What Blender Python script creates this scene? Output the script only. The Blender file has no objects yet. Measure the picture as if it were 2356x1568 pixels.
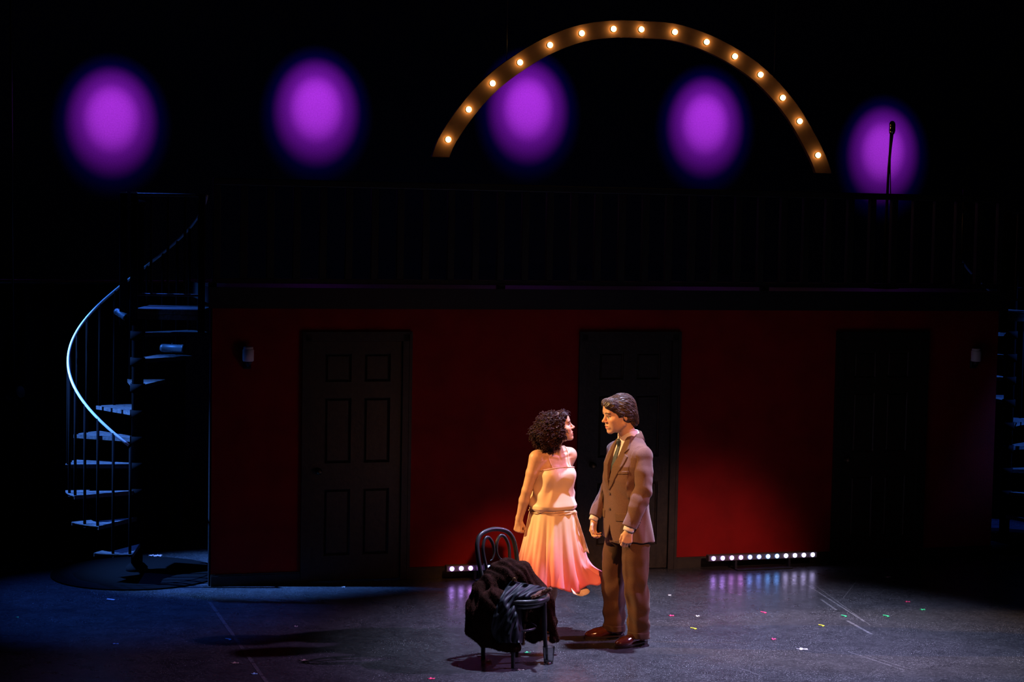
import bpy, math, random
import numpy as np
from mathutils import Matrix, Vector

random.seed(7)
RNG = np.random.default_rng(7)
PI = math.pi
scene = bpy.context.scene
COL = scene.collection

# ------------------------------------------------------------------ camera
W, HH = 2356, 1568
F, CH = 4200.0, 3.0
PITCH, ROLL = math.atan(279 / 4200.0), 0.018
CAM = np.array([0.0, 0.0, CH])
FWD = np.array([0, math.cos(PITCH), -math.sin(PITCH)])
UP0 = np.array([0, math.sin(PITCH), math.cos(PITCH)])
RGT = math.cos(ROLL) * np.array([1.0, 0, 0]) + math.sin(ROLL) * UP0
UPV = math.cos(ROLL) * UP0 - math.sin(ROLL) * np.array([1.0, 0, 0])
cd = bpy.data.cameras.new('camera')
cam = bpy.data.objects.new('camera', cd)
COL.objects.link(cam)
cd.sensor_fit = 'HORIZONTAL'
cd.sensor_width = 36.0
cd.lens = 36.0 * F / W
cd.clip_end = 200
cam.matrix_world = Matrix(((RGT[0], UPV[0], -FWD[0], 0), (RGT[1], UPV[1], -FWD[1], 0), (RGT[2], UPV[2], -FWD[2], CH), (0, 0, 0, 1)))
scene.camera = cam

# ------------------------------------------------------------------ world, lights, exposure
world = bpy.data.worlds.new('world')
scene.world = world
world.use_nodes = True
world.node_tree.nodes['Background'].inputs[0].default_value = (0.25, 0.3, 0.6, 1)
world.node_tree.nodes['Background'].inputs[1].default_value = 0.0012
vs = scene.view_settings
vs.view_transform = 'Standard'
vs.look = 'None'
vs.gamma = 1
vs.exposure = 0.0
vs.use_curve_mapping = False
scene.cycles.use_denoising = True
scene.cycles.max_bounces = 8
scene.cycles.sample_clamp_indirect = 3.0


def spot(name, loc, aim, energy, color, size_deg, blend, radius=0.08):
    l = bpy.data.lights.new(name, 'SPOT')
    l.energy = energy
    l.color = color
    l.spot_size = math.radians(size_deg)
    l.spot_blend = blend
    l.shadow_soft_size = radius
    o = bpy.data.objects.new(name, l)
    COL.objects.link(o)
    o.location = loc
    d = Vector(aim) - Vector(loc)
    o.rotation_euler = d.to_track_quat('-Z', 'Y').to_euler()
    return o


# amber side light from the left wing, warm front light from the right of the house, lavender side and top light
spot('key_light', (-6.6, 12.7, 4.9), (0.55, 13.0, 1.15), 5000, (1.0, 0.56, 0.20), 13.0, 0.5, 0.10)
spot('front_light', (2.7, 2.2, 8.7), (0.68, 13.0, 0.95), 6200, (1.0, 0.37, 0.13), 9.0, 0.85, 0.10)
spot('side_light', (7.8, 14.3, 6.6), (1.0, 12.3, 0.1), 4000, (0.68, 0.40, 1.0), 29, 0.9, 0.10)
spot('top_light', (1.7, 13.4, 9.0), (1.55, 12.75, 0.0), 10500, (0.58, 0.62, 1.0), 37, 0.95, 0.15)
spot('wall_wash_light', (5.2, 3.5, 6.2), (1.62, 15.8, -0.25), 3400, (1.0, 0.5, 0.4), 10.0, 1.0, 0.15)
spot('wall_spill_light', (0.6, 5.0, 5.2), (0.9, 15.5, 0.6), 24, (1.0, 0.6, 0.45), 40, 1.0, 0.15)
spot('blue_stair_light', (-8.6, 14.1, 6.4), (-3.52, 14.95, 1.3), 24000, (0.09, 0.28, 1.0), 15, 0.8, 0.05)
spot('blue_landing_light', (-8.4, 14.3, 7.2), (-2.85, 15.1, 2.0), 5200, (0.04, 0.22, 1.0), 10, 0.7, 0.05)
spot('blue_stair_light_right', (9.8, 16.6, 6.2), (4.9, 17.4, 1.5), 6000, (0.05, 0.2, 1.0), 16, 0.8, 0.05)
spot('blue_floor_light_right', (5.6, 18.6, 7.0), (4.85, 18.25, 0.0), 1500, (0.03, 0.12, 1.0), 11, 0.8, 0.05)
spot('blue_floor_light', (-4.4, 15.4, 7.4), (-2.9, 13.9, 0.0), 2600, (0.04, 0.16, 1.0), 24, 1.0, 0.05)

# ------------------------------------------------------------------ helpers: projection


def ray(px, py):
    d = FWD * F + RGT * (px - W / 2) - UPV * (py - HH / 2)
    return d / d[1]


def on_floor(px, py, z=0.0):
    d = ray(px, py)
    return CAM + d * ((z - CH) / d[2])


WA = np.array([-2.403, 14.596, 0.0])           # left foot of the red wall
WANG = math.radians(16.52)
WE = np.array([math.cos(WANG), math.sin(WANG), 0])      # along the wall
WN = np.array([-math.sin(WANG), math.cos(WANG), 0])     # away from the audience
MW = Matrix.Translation(Vector(WA)) @ Matrix.Rotation(WANG, 4, 'Z')


def wl(s, t, z):
    return WA + WE * s + WN * t + np.array([0, 0, z])


def on_wall(px, py, t):
    """wall coordinates (s, z) of a pixel on the plane t metres behind the red wall"""
    d = ray(px, py)
    a = WA + WN * t - CAM
    k = (a @ WN) / (d @ WN)
    p = CAM + d * k
    return float((p - WA) @ WE), float(p[2])


# ------------------------------------------------------------------ helpers: materials
MATS = {}


def mat(name, color, rough=0.6, metal=0.0, spec=0.5, var=0.15, scale=12.0, bump=0.0, bscale=60.0, coat=0.0, sheen=0.0, sss=0.0, trans=0.0, attr=None, emit=None, estr=0.0):
    if name in MATS:
        return MATS[name]
    m = bpy.data.materials.new(name)
    m.use_nodes = True
    nt = m.node_tree
    b = nt.nodes['Principled BSDF']
    tc = nt.nodes.new('ShaderNodeTexCoord')
    nz = nt.nodes.new('ShaderNodeTexNoise')
    nz.inputs['Scale'].default_value = scale
    nz.inputs['Detail'].default_value = 5
    nt.links.new(tc.outputs['Object'], nz.inputs['Vector'])
    mr = nt.nodes.new('ShaderNodeMapRange')
    mr.inputs['From Min'].default_value = 0.3
    mr.inputs['From Max'].default_value = 0.7
    mr.inputs['To Min'].default_value = 1 - var
    mr.inputs['To Max'].default_value = 1 + var
    nt.links.new(nz.outputs['Fac'], mr.inputs['Value'])
    mx = nt.nodes.new('ShaderNodeMix')
    mx.data_type = 'RGBA'
    mx.blend_type = 'MULTIPLY'
    mx.inputs['Factor'].default_value = 1
    if attr:
        at = nt.nodes.new('ShaderNodeAttribute')
        at.attribute_name = attr
        nt.links.new(at.outputs['Color'], mx.inputs['A'])
    else:
        mx.inputs['A'].default_value = (*color, 1)
    nt.links.new(mr.outputs['Result'], mx.inputs['B'])
    nt.links.new(mx.outputs['Result'], b.inputs['Base Color'])
    b.inputs['Roughness'].default_value = rough
    b.inputs['Metallic'].default_value = metal
    b.inputs['Specular IOR Level'].default_value = spec
    b.inputs['Coat Weight'].default_value = coat
    b.inputs['Sheen Weight'].default_value = sheen
    b.inputs['Transmission Weight'].default_value = trans
    if sss:
        b.inputs['Subsurface Weight'].default_value = sss
        b.inputs['Subsurface Radius'].default_value = (0.012, 0.005, 0.003)
        b.inputs['Subsurface Scale'].default_value = 1.0
    if emit:
        b.inputs['Emission Color'].default_value = (*emit, 1)
        b.inputs['Emission Strength'].default_value = estr
    if bump:
        n2 = nt.nodes.new('ShaderNodeTexNoise')
        n2.inputs['Scale'].default_value = bscale
        n2.inputs['Detail'].default_value = 4
        nt.links.new(tc.outputs['Object'], n2.inputs['Vector'])
        bp = nt.nodes.new('ShaderNodeBump')
        bp.inputs['Strength'].default_value = bump
        bp.inputs['Distance'].default_value = 0.01
        nt.links.new(n2.outputs['Fac'], bp.inputs['Height'])
        nt.links.new(bp.outputs['Normal'], b.inputs['Normal'])
    MATS[name] = m
    return m


# ------------------------------------------------------------------ helpers: objects


def finish(o, parent=None, label=None, cat=None, group=None, kind=None):
    if parent is not None:
        o.parent = parent
    if label:
        o['label'] = label
    if cat:
        o['category'] = cat
    if group:
        o['group'] = group
    if kind:
        o['kind'] = kind
    return o


def mk(name, verts, faces, m, parent=None, smooth=True, cols=None, **kw):
    me = bpy.data.meshes.new(name)
    verts = np.asarray(verts, dtype=np.float32)
    if isinstance(faces, np.ndarray):
        n, k = faces.shape
        me.vertices.add(len(verts))
        me.vertices.foreach_set('co', verts.ravel())
        me.loops.add(n * k)
        me.loops.foreach_set('vertex_index', faces.astype(np.int32).ravel())
        me.polygons.add(n)
        me.polygons.foreach_set('loop_start', np.arange(0, n * k, k, dtype=np.int32))
        me.update(calc_edges=True)
    else:
        me.from_pydata([tuple(map(float, v)) for v in verts], [], faces)
        me.update()
    if smooth:
        me.polygons.foreach_set('use_smooth', np.ones(len(me.polygons), dtype=bool))
    if cols is not None:
        ca = me.color_attributes.new('Col', 'FLOAT_COLOR', 'POINT')
        c4 = np.ones((len(verts), 4), dtype=np.float32)
        c4[:, :3] = cols
        ca.data.foreach_set('color', c4.ravel())
    me.materials.append(m)
    o = bpy.data.objects.new(name, me)
    COL.objects.link(o)
    return finish(o, parent, **kw)


def empty(name, loc=(0, 0, 0), rz=0.0, **kw):
    o = bpy.data.objects.new(name, None)
    o.empty_display_size = 0.1
    COL.objects.link(o)
    o.location = loc
    o.rotation_euler = (0, 0, rz)
    return finish(o, **kw)


def walled(o):
    o.matrix_world = MW
    return o


class MB:
    """collects simple solids into one mesh"""

    def __init__(s):
        s.v, s.f = [], []

    def add(s, v, f):
        k = len(s.v)
        s.v.extend([tuple(map(float, x)) for x in v])
        s.f.extend([tuple(i + k for i in q) for q in f])
        return s

    def box(s, lo, hi, bev=0.0):
        x0, y0, z0 = lo
        x1, y1, z1 = hi
        if bev <= 0:
            v = [(x0, y0, z0), (x1, y0, z0), (x1, y1, z0), (x0, y1, z0), (x0, y0, z1), (x1, y0, z1), (x1, y1, z1), (x0, y1, z1)]
            f = [(0, 3, 2, 1), (4, 5, 6, 7), (0, 1, 5, 4), (1, 2, 6, 5), (2, 3, 7, 6), (3, 0, 4, 7)]
            return s.add(v, f)
        b = bev
        v, f = [], []
        for sx, sy, sz in [(a, c, d) for a in (0, 1) for c in (0, 1) for d in (0, 1)]:
            X = (x0, x1)[sx]; Y = (y0, y1)[sy]; Z = (z0, z1)[sz]
            dx = b if sx == 0 else -b; dy = b if sy == 0 else -b; dz = b if sz == 0 else -b
            v += [(X, Y + dy, Z + dz), (X + dx, Y, Z + dz), (X + dx, Y + dy, Z)]
        import bmesh
        bm = bmesh.new()
        for q in v:
            bm.verts.new(q)
        bmesh.ops.convex_hull(bm, input=bm.verts)
        bmesh.ops.dissolve_limit(bm, angle_limit=0.02, verts=bm.verts, edges=bm.edges)
        bm.verts.index_update()
        vv = [x.co[:] for x in bm.verts]
        ff = [tuple(q.index for q in p.verts) for p in bm.faces]
        bm.free()
        return s.add(vv, ff)

    def tube(s, pts, r, n=8, cap=True, flat=1.0):
        v, f = tube_arrays(pts, r, n, cap, flat)
        return s.add(v, f)

    def lathe(s, prof, n=24, c=(0, 0, 0)):
        v, f = [], []
        for (r, z) in prof:
            for i in range(n):
                a = 2 * PI * i / n
                v.append((c[0] + r * math.cos(a), c[1] + r * math.sin(a), c[2] + z))
        for j in range(len(prof) - 1):
            for i in range(n):
                f.append((j * n + i, j * n + (i + 1) % n, (j + 1) * n + (i + 1) % n, (j + 1) * n + i))
        if prof[0][0] > 1e-5:
            f.append(tuple(range(n - 1, -1, -1)))
        if prof[-1][0] > 1e-5:
            f.append(tuple((len(prof) - 1) * n + i for i in range(n)))
        return s.add(v, f)

    def prism(s, poly, y0, y1):
        """polygon in x,z extruded along y"""
        n = len(poly)
        v = [(p[0], y0, p[1]) for p in poly] + [(p[0], y1, p[1]) for p in poly]
        f = [tuple(range(n)), tuple(range(2 * n - 1, n - 1, -1))]
        f += [(i, i + n, (i + 1) % n + n, (i + 1) % n) for i in range(n)]
        return s.add(v, f)

    def build(s, name, m, parent=None, smooth=False, **kw):
        return mk(name, s.v, s.f, m, parent, smooth, **kw)


def tube_arrays(pts, r, n=8, cap=True, flat=1.0):
    pts = np.asarray(pts, float)
    k = len(pts)
    rr = np.full(k, r) if np.isscalar(r) else np.asarray(r, float)
    tan = np.gradient(pts, axis=0)
    tan /= np.linalg.norm(tan, axis=1)[:, None] + 1e-12
    up = np.array([0, 0, 1.0]) if abs(tan[0][2]) < 0.9 else np.array([1.0, 0, 0])
    nrm = np.cross(tan[0], up)
    nrm /= np.linalg.norm(nrm)
    v = []
    for i in range(k):
        nrm = nrm - tan[i] * (nrm @ tan[i])
        nrm /= np.linalg.norm(nrm) + 1e-12
        bi = np.cross(tan[i], nrm)
        for j in range(n):
            a = 2 * PI * j / n
            v.append(pts[i] + rr[i] * (math.cos(a) * nrm + flat * math.sin(a) * bi))
    f = []
    for i in range(k - 1):
        for j in range(n):
            f.append((i * n + j, i * n + (j + 1) % n, (i + 1) * n + (j + 1) % n, (i + 1) * n + j))
    if cap:
        f.append(tuple(range(n - 1, -1, -1)))
        f.append(tuple((k - 1) * n + j for j in range(n)))
    return v, f


def crom(pts, n=8):
    """Catmull-Rom through points"""
    P = [np.asarray(p, float) for p in pts]
    P = [2 * P[0] - P[1]] + P + [2 * P[-1] - P[-2]]
    out = []
    for i in range(1, len(P) - 2):
        for j in range(n):
            t = j / n
            a, b, c, d = P[i - 1:i + 3]
            out.append(0.5 * (2 * b + (c - a) * t + (2 * a - 5 * b + 4 * c - d) * t * t + (3 * b - a - 3 * c + d) * t ** 3))
    out.append(P[-2])
    return np.array(out)


def grid_mesh(G, closed=False):
    """G (n,m,3): rows n, columns m"""
    n, m = G.shape[:2]
    idx = np.arange(n * m).reshape(n, m)
    if closed:
        nx = np.roll(idx, -1, axis=1)
        a, b, c, d = idx[:-1], nx[:-1], nx[1:], idx[1:]
    else:
        a, b, c, d = idx[:-1, :-1], idx[:-1, 1:], idx[1:, 1:], idx[1:, :-1]
    return G.reshape(-1, 3), np.stack([a.ravel(), b.ravel(), c.ravel(), d.ravel()], 1)


# ------------------------------------------------------------------ helpers: implicit surfaces
class Sdf:
    def __init__(s):
        s.ops = []
        s.R = np.eye(3)
        s.o = np.zeros(3)
        s.sc = 1.0

    def frame(s, o=(0, 0, 0), R=None, sc=1.0):
        s.o = np.asarray(o, float)
        s.R = np.eye(3) if R is None else np.asarray(R, float)
        s.sc = sc
        return s

    def _p(s, p):
        return s.o + s.R @ (np.asarray(p, float) * s.sc)

    def ell(s, c, r, k=0.02, R=None, op='u'):
        c = s._p(c)
        r = np.asarray(r, float) * s.sc
        RR = s.R if R is None else s.R @ np.asarray(R, float)
        m = r.max()

        def f(p):
            q = (p - c) @ RR
            k0 = np.linalg.norm(q / r, axis=1)
            k1 = np.linalg.norm(q / (r * r), axis=1) + 1e-9
            return k0 * (k0 - 1) / k1
        s.ops.append((op, k, c - m, c + m, f))
        return s

    def cap(s, a, b, ra, rb, k=0.02, op='u'):
        a, b = s._p(a), s._p(b)
        ra *= s.sc
        rb *= s.sc
        ba = b - a
        L = ba @ ba + 1e-12

        def f(p):
            h = np.clip(((p - a) @ ba) / L, 0, 1)
            return np.linalg.norm(p - a - h[:, None] * ba, axis=1) - (ra + (rb - ra) * h)
        m = max(ra, rb)
        s.ops.append((op, k, np.minimum(a, b) - m, np.maximum(a, b) + m, f))
        return s

    def chain(s, pts, rr, k=0.02, op='u'):
        for i in range(len(pts) - 1):
            s.cap(pts[i], pts[i + 1], rr[i], rr[i + 1], k if i == 0 else min(k, 0.012), op)
        return s

    def loft(s, rows, n=2.4, k=0.02, op='u'):
        """rows: (z, cx, cy, a, b) ascending z, body frame"""
        A = np.array(rows, float)

        def f(p):
            z = np.clip(p[:, 2], A[0, 0], A[-1, 0])
            cx, cy, a, b = [np.interp(z, A[:, 0], A[:, i]) for i in (1, 2, 3, 4)]
            q = ((np.abs((p[:, 0] - cx) / a)) ** n + (np.abs((p[:, 1] - cy) / b)) ** n) ** (1 / n)
            d = (q - 1) * np.minimum(a, b)
            dz = np.maximum(A[0, 0] - p[:, 2], p[:, 2] - A[-1, 0])
            return np.maximum(d, dz)
        lo = np.array([(A[:, 1] - A[:, 3]).min(), (A[:, 2] - A[:, 4]).min(), A[0, 0]])
        hi = np.array([(A[:, 1] + A[:, 3]).max(), (A[:, 2] + A[:, 4]).max(), A[-1, 0]])
        s.ops.append((op, k, lo, hi, f))
        return s

    def fn(s, f, lo, hi, k=0.005, op='u'):
        s.ops.append((op, k, np.asarray(lo, float), np.asarray(hi, float), f))
        return s

    def disp(s, f):
        s.ops.append(('d', 0, np.full(3, -9.0), np.full(3, 9.0), f))
        return s

    def bounds(s):
        u = [o for o in s.ops if o[0] == 'u']
        return np.min([o[2] for o in u], 0) - 0.03, np.max([o[3] for o in u], 0) + 0.03

    def __call__(s, p):
        d = np.full(len(p), 1.0)
        pmin, pmax = p.min(0), p.max(0)
        for op, k, lo, hi, f in s.ops:
            if op != 'd' and (np.any(pmax < lo - 0.075 - k) or np.any(pmin > hi + 0.075 + k)):
                continue
            if op == 'd':
                m = np.abs(d) < 0.2
                d[m] += f(p[m])
                continue
            g = 0.075 + k
            m = np.all((p > lo - g) & (p < hi + g), axis=1)
            if not m.any():
                continue
            a, b = d[m], f(p[m])
            if op == 'u':
                h = np.maximum(k - np.abs(a - b), 0) / max(k, 1e-6)
                d[m] = np.minimum(a, b) - h * h * k * 0.25
            elif op == 's':
                b = -b
                h = np.maximum(k - np.abs(a - b), 0) / max(k, 1e-6)
                d[m] = np.maximum(a, b) + h * h * k * 0.25
            elif op == 'i':
                d[m] = np.maximum(a, b)
        return d


def polygonise(sdf, h, lo=None, hi=None):
    """naive surface nets on a block-sparse grid"""
    if lo is None:
        lo, hi = sdf.bounds()
    lo, hi = np.asarray(lo, float), np.asarray(hi, float)
    B = 8
    nb = np.ceil((hi - lo) / (h * B)).astype(int) + 1
    bi = np.stack(np.meshgrid(*[np.arange(k) for k in nb], indexing='ij'), -1).reshape(-1, 3)
    cen = lo + (bi + 0.5) * B * h
    dc = sdf(cen)
    act = np.abs(dc) < h * B * 0.87 * 1.6
    n = nb * B
    D = np.where(dc < 0, -1.0, 1.0).reshape(nb).astype(np.float32)
    D = D.repeat(B, 0).repeat(B, 1).repeat(B, 2)
    ab = bi[act]
    off = np.stack(np.meshgrid(*[np.arange(B)] * 3, indexing='ij'), -1).reshape(-1, 3)
    key = ((ab[:, 0] // 3) * 1000 + ab[:, 1] // 3) * 1000 + ab[:, 2] // 3
    ab = ab[np.argsort(key, kind='stable')]
    for c in range(0, len(ab), 24):
        gi = (ab[c:c + 24, None, :] * B + off[None]).reshape(-1, 3)
        D[gi[:, 0], gi[:, 1], gi[:, 2]] = sdf(lo + gi * h)
    S = D < 0
    cnt = np.zeros(np.array(D.shape) - 1, np.uint8)
    for i in (0, 1):
        for j in (0, 1):
            for k in (0, 1):
                cnt += S[i:D.shape[0] - 1 + i, j:D.shape[1] - 1 + j, k:D.shape[2] - 1 + k]
    cell = np.argwhere((cnt > 0) & (cnt < 8))
    cor = [(i, j, k) for i in (0, 1) for j in (0, 1) for k in (0, 1)]
    val = np.stack([D[cell[:, 0] + i, cell[:, 1] + j, cell[:, 2] + k] for i, j, k in cor], 1).astype(float)
    acc = np.zeros((len(cell), 3))
    num = np.zeros(len(cell))
    for a in range(8):
        for b in range(a + 1, 8):
            ca, cb = np.array(cor[a]), np.array(cor[b])
            if np.abs(ca - cb).sum() != 1:
                continue
            va, vb = val[:, a], val[:, b]
            m = (va < 0) != (vb < 0)
            t = va[m] / (va[m] - vb[m])
            acc[m] += ca + t[:, None] * (cb - ca)
            num[m] += 1
    V = lo + (cell + acc / num[:, None]) * h
    idm = np.full(cnt.shape, -1, np.int32)
    idm[cell[:, 0], cell[:, 1], cell[:, 2]] = np.arange(len(cell))
    faces = []
    for ax in range(3):
        o1, o2 = [(1, 2), (2, 0), (0, 1)][ax]
        sl0 = [slice(None)] * 3
        sl1 = [slice(None)] * 3
        sl0[ax] = slice(0, -1)
        sl1[ax] = slice(1, None)
        s0, s1 = S[tuple(sl0)], S[tuple(sl1)]
        e = np.argwhere(s0 != s1)
        e = e[(e[:, o1] > 0) & (e[:, o2] > 0) & (e[:, o1] < cnt.shape[o1]) & (e[:, o2] < cnt.shape[o2])]
        flip = S[e[:, 0], e[:, 1], e[:, 2]]
        q = []
        for d1, d2 in ((0, 0), (1, 0), (1, 1), (0, 1)):
            c = e.copy()
            c[:, o1] -= d1
            c[:, o2] -= d2
            q.append(idm[c[:, 0], c[:, 1], c[:, 2]])
        q = np.stack(q, 1)
        q[~flip] = q[~flip][:, ::-1]
        faces.append(q)
    Fq = np.concatenate(faces)
    Fq = Fq[(Fq >= 0).all(1)]
    return V, Fq


def skin_obj(name, sdf, h, m, parent=None, cols=None, **kw):
    V, Q = polygonise(sdf, h)
    return mk(name, V, Q, m, parent, True, cols(V) if cols else None, **kw)


def rotz(a):
    c, s = math.cos(a), math.sin(a)
    return np.array([[c, -s, 0], [s, c, 0], [0, 0, 1.0]])


def rotx(a):
    c, s = math.cos(a), math.sin(a)
    return np.array([[1.0, 0, 0], [0, c, -s], [0, s, c]])


def roty(a):
    c, s = math.cos(a), math.sin(a)
    return np.array([[c, 0, s], [0, 1.0, 0], [-s, 0, c]])


#SECTION setting
# ------------------------------------------------------------------ the setting


def floor_material():
    m = bpy.data.materials.new('stage floor')
    m.use_nodes = True
    nt = m.node_tree
    L = nt.links.new
    b = nt.nodes['Principled BSDF']
    tc = nt.nodes.new('ShaderNodeTexCoord')
    OBJ = tc.outputs['Object']

    def mth(op, a, c=None, clamp=False):
        x = nt.nodes.new('ShaderNodeMath')
        x.operation = op
        x.use_clamp = clamp
        for i, q in enumerate((a, c)):
            if q is None:
                continue
            if isinstance(q, (int, float)):
                x.inputs[i].default_value = q
            else:
                L(q, x.inputs[i])
        return x.outputs[0]

    def noise(scale, detail=5, rough=0.6, stretch=None, rot=0.0):
        nz = nt.nodes.new('ShaderNodeTexNoise')
        nz.inputs['Scale'].default_value = scale
        nz.inputs['Detail'].default_value = detail
        nz.inputs['Roughness'].default_value = rough
        if stretch:
            mp = nt.nodes.new('ShaderNodeMapping')
            mp.inputs['Scale'].default_value = stretch
            mp.inputs['Rotation'].default_value = (0, 0, rot)
            L(OBJ, mp.inputs['Vector'])
            L(mp.outputs[0], nz.inputs['Vector'])
        else:
            L(OBJ, nz.inputs['Vector'])
        return nz.outputs['Fac']

    def ramp(v, a, c, lo=0.0, hi=1.0):
        r = nt.nodes.new('ShaderNodeMapRange')
        for k, q in zip(('From Min', 'From Max', 'To Min', 'To Max'), (a, c, lo, hi)):
            r.inputs[k].default_value = q
        L(v, r.inputs['Value'])
        return r.outputs['Result']

    big = ramp(noise(0.9, 6, 0.65), 0.35, 0.68)
    mid = ramp(noise(9, 8, 0.75), 0.35, 0.72)
    fleck = ramp(noise(150, 3, 0.7, (1.0, 0.42, 1)), 0.60, 0.72)
    grain = mth('MULTIPLY', ramp(noise(75, 4, 0.75, (0.55, 0.6, 1), 0.1), 0.50, 0.70), ramp(noise(3.5, 5, 0.7), 0.38, 0.62, 0.15, 1.0))
    fleck = mth('MULTIPLY', fleck, ramp(noise(1.6, 4), 0.42, 0.62, 0.15, 1.0))
    streak = ramp(noise(16, 6, 0.75, (0.7, 2.6, 1), 0.25), 0.56, 0.72)
    streak2 = ramp(noise(14, 6, 0.75, (0.7, 3.0, 1), -0.5), 0.58, 0.74)

    def contour(sc, st, rot, w):
        c = mth('ABSOLUTE', mth('SUBTRACT', noise(sc, 2, 0.5, st, rot), 0.5))
        return ramp(c, 0.0, w, 1.0, 0.0)
    scr = mth('ADD', contour(3.1, (0.5, 2.2, 1), 0.3, 0.006), contour(2.3, (2.0, 0.6, 1), -0.4, 0.004))
    scr = mth('MULTIPLY', scr, ramp(noise(5, 4), 0.48, 0.62), True)
    # individual long scuffs
    seg = None
    for (p, q, w, s) in [((1843, 1336), (1989, 1429), .007, .8), ((1862, 1336), (2003, 1438), .004, .6), ((1889, 1378), (1925, 1403), .010, .7),
                         ((1950, 1427), (2005, 1458), .012, .8), ((1952, 1498), (2081, 1541), .005, .6), ((1990, 1505), (2092, 1538), .004, .5),
                         ((1795, 1311), (1822, 1331), .008, .5), ((1940, 1375), (1975, 1330), .004, .4), ((760, 1463), (900, 1470), .004, .35),
                         ((1090, 1505), (1180, 1545), .004, .3), ((1700, 1535), (1755, 1555), .006, .4), ((560, 1536), (640, 1531), .004, .3)]:
        a3, b3 = on_floor(*p), on_floor(*q)
        d = (b3 - a3)
        ln = float(np.linalg.norm(d))
        d = d / ln
        sub = nt.nodes.new('ShaderNodeVectorMath')
        sub.operation = 'SUBTRACT'
        L(OBJ, sub.inputs[0])
        sub.inputs[1].default_value = tuple(a3)
        o = []
        for vec in ((d[0], d[1], 0), (-d[1], d[0], 0)):
            dt = nt.nodes.new('ShaderNodeVectorMath')
            dt.operation = 'DOT_PRODUCT'
            L(sub.outputs[0], dt.inputs[0])
            dt.inputs[1].default_value = vec
            o.append(dt.outputs['Value'])
        k = mth('MULTIPLY', mth('LESS_THAN', mth('ABSOLUTE', o[1]), w), mth('LESS_THAN', mth('ABSOLUTE', mth('SUBTRACT', o[0], ln / 2)), ln / 2))
        k = mth('MULTIPLY', k, s)
        seg = k if seg is None else mth('MAXIMUM', seg, k)
    seg = mth('MULTIPLY', seg, ramp(noise(30, 5, 0.7), 0.35, 0.6, 0.2, 1.0))

    def mix(f, a, c, typ='MIX'):
        x = nt.nodes.new('ShaderNodeMix')
        x.data_type = 'RGBA'
        x.blend_type = typ
        for nm, q in (('Factor', f), ('A', a), ('B', c)):
            if isinstance(q, (int, float)):
                x.inputs[nm].default_value = q
            elif isinstance(q, tuple):
                x.inputs[nm].default_value = (*q, 1)
            else:
                L(q, x.inputs[nm])
        return x.outputs['Result']
    c = mix(big, (0.010, 0.010, 0.012), (0.030, 0.031, 0.034))
    c = mix(mth('MULTIPLY', mid, 0.45), c, (0.075, 0.076, 0.08))
    c = mix(mth('MULTIPLY', streak, 0.35), c, (0.11, 0.112, 0.115))
    c = mix(mth('MULTIPLY', streak2, 0.3), c, (0.11, 0.11, 0.115))
    c = mix(mth('MULTIPLY', grain, 0.6), c, (0.17, 0.17, 0.175))
    c = mix(mth('MULTIPLY', scr, 0.12), c, (0.22, 0.22, 0.22))
    c = mix(mth('MULTIPLY', fleck, 0.9), c, (0.7, 0.7, 0.7))
    c = mix(mth('MULTIPLY', seg, 0.6), c, (0.3, 0.3, 0.3))
    L(c, b.inputs['Base Color'])
    rg = mth('ADD', ramp(noise(6, 6, 0.7), 0.3, 0.7, 0.22, 0.40), mth('MULTIPLY', fleck, 0.3))
    L(rg, b.inputs['Roughness'])
    b.inputs['Specular IOR Level'].default_value = 0.45
    bp = nt.nodes.new('ShaderNodeBump')
    bp.inputs['Strength'].default_value = 0.06
    bp.inputs['Distance'].default_value = 0.004
    L(noise(70, 5, 0.7, (0.6, 1.4, 1)), bp.inputs['Height'])
    L(bp.outputs['Normal'], b.inputs['Normal'])
    return m


MB().box((-11, 6, -0.12), (12, 26, 0)).build('floor', floor_material(), kind='structure', label='black scuffed stage floor with pale scratches')

M_RED = mat('red paint', (0.26, 0.005, 0.005), 0.75, var=0.18, scale=3.5, bump=0.15, bscale=90, spec=0.2)
M_WOOD = mat('dark door wood', (0.022, 0.016, 0.010), 0.45, var=0.5, scale=22, bump=0.2, bscale=40)
M_TRIM = mat('dark trim wood', (0.020, 0.014, 0.009), 0.5, var=0.4, scale=18, bump=0.2, bscale=40)
M_BLACK = mat('black paint', (0.010, 0.010, 0.012), 0.55, var=0.3, scale=20)
M_BLACKM = mat('black metal', (0.012, 0.012, 0.014), 0.38, var=0.2, scale=20, spec=0.5)
M_CLOTH = mat('black velour', (0.006, 0.006, 0.008), 0.95, var=0.2, scale=30, spec=0.1)
M_CYC = mat('dark backdrop cloth', (0.16, 0.14, 0.17), 0.95, var=0.10, scale=70, spec=0.05, bump=0.15, bscale=300)

DOORS = [(0.74, 1.63), (3.11, 4.01), (5.51, 6.40)]
CW = 0.065
WLEN, WTOP, DTOP = 7.13, 2.27, 2.05
m = MB()
xs = [0.0] + [v for d in DOORS for v in (d[0] + CW * 0.5, d[1] - CW * 0.5)] + [WLEN]
for i in range(0, len(xs), 2):
    m.box((xs[i], 0, 0), (xs[i + 1], 0.06, WTOP))
for d in DOORS:
    m.box((d[0] + CW * 0.5, 0, DTOP - CW * 0.5), (d[1] - CW * 0.5, 0.06, WTOP))
walled(m.build('wall_front', M_RED, kind='structure', label='matte red scenery wall with three dark doors under the balcony'))
MB_ = MB().box((-16, 4.0, 0), (24, 4.05, 9))
walled(MB_.build('wall_back', M_CYC, kind='structure', label='dark backdrop cloth carrying five purple pools of light'))
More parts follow.
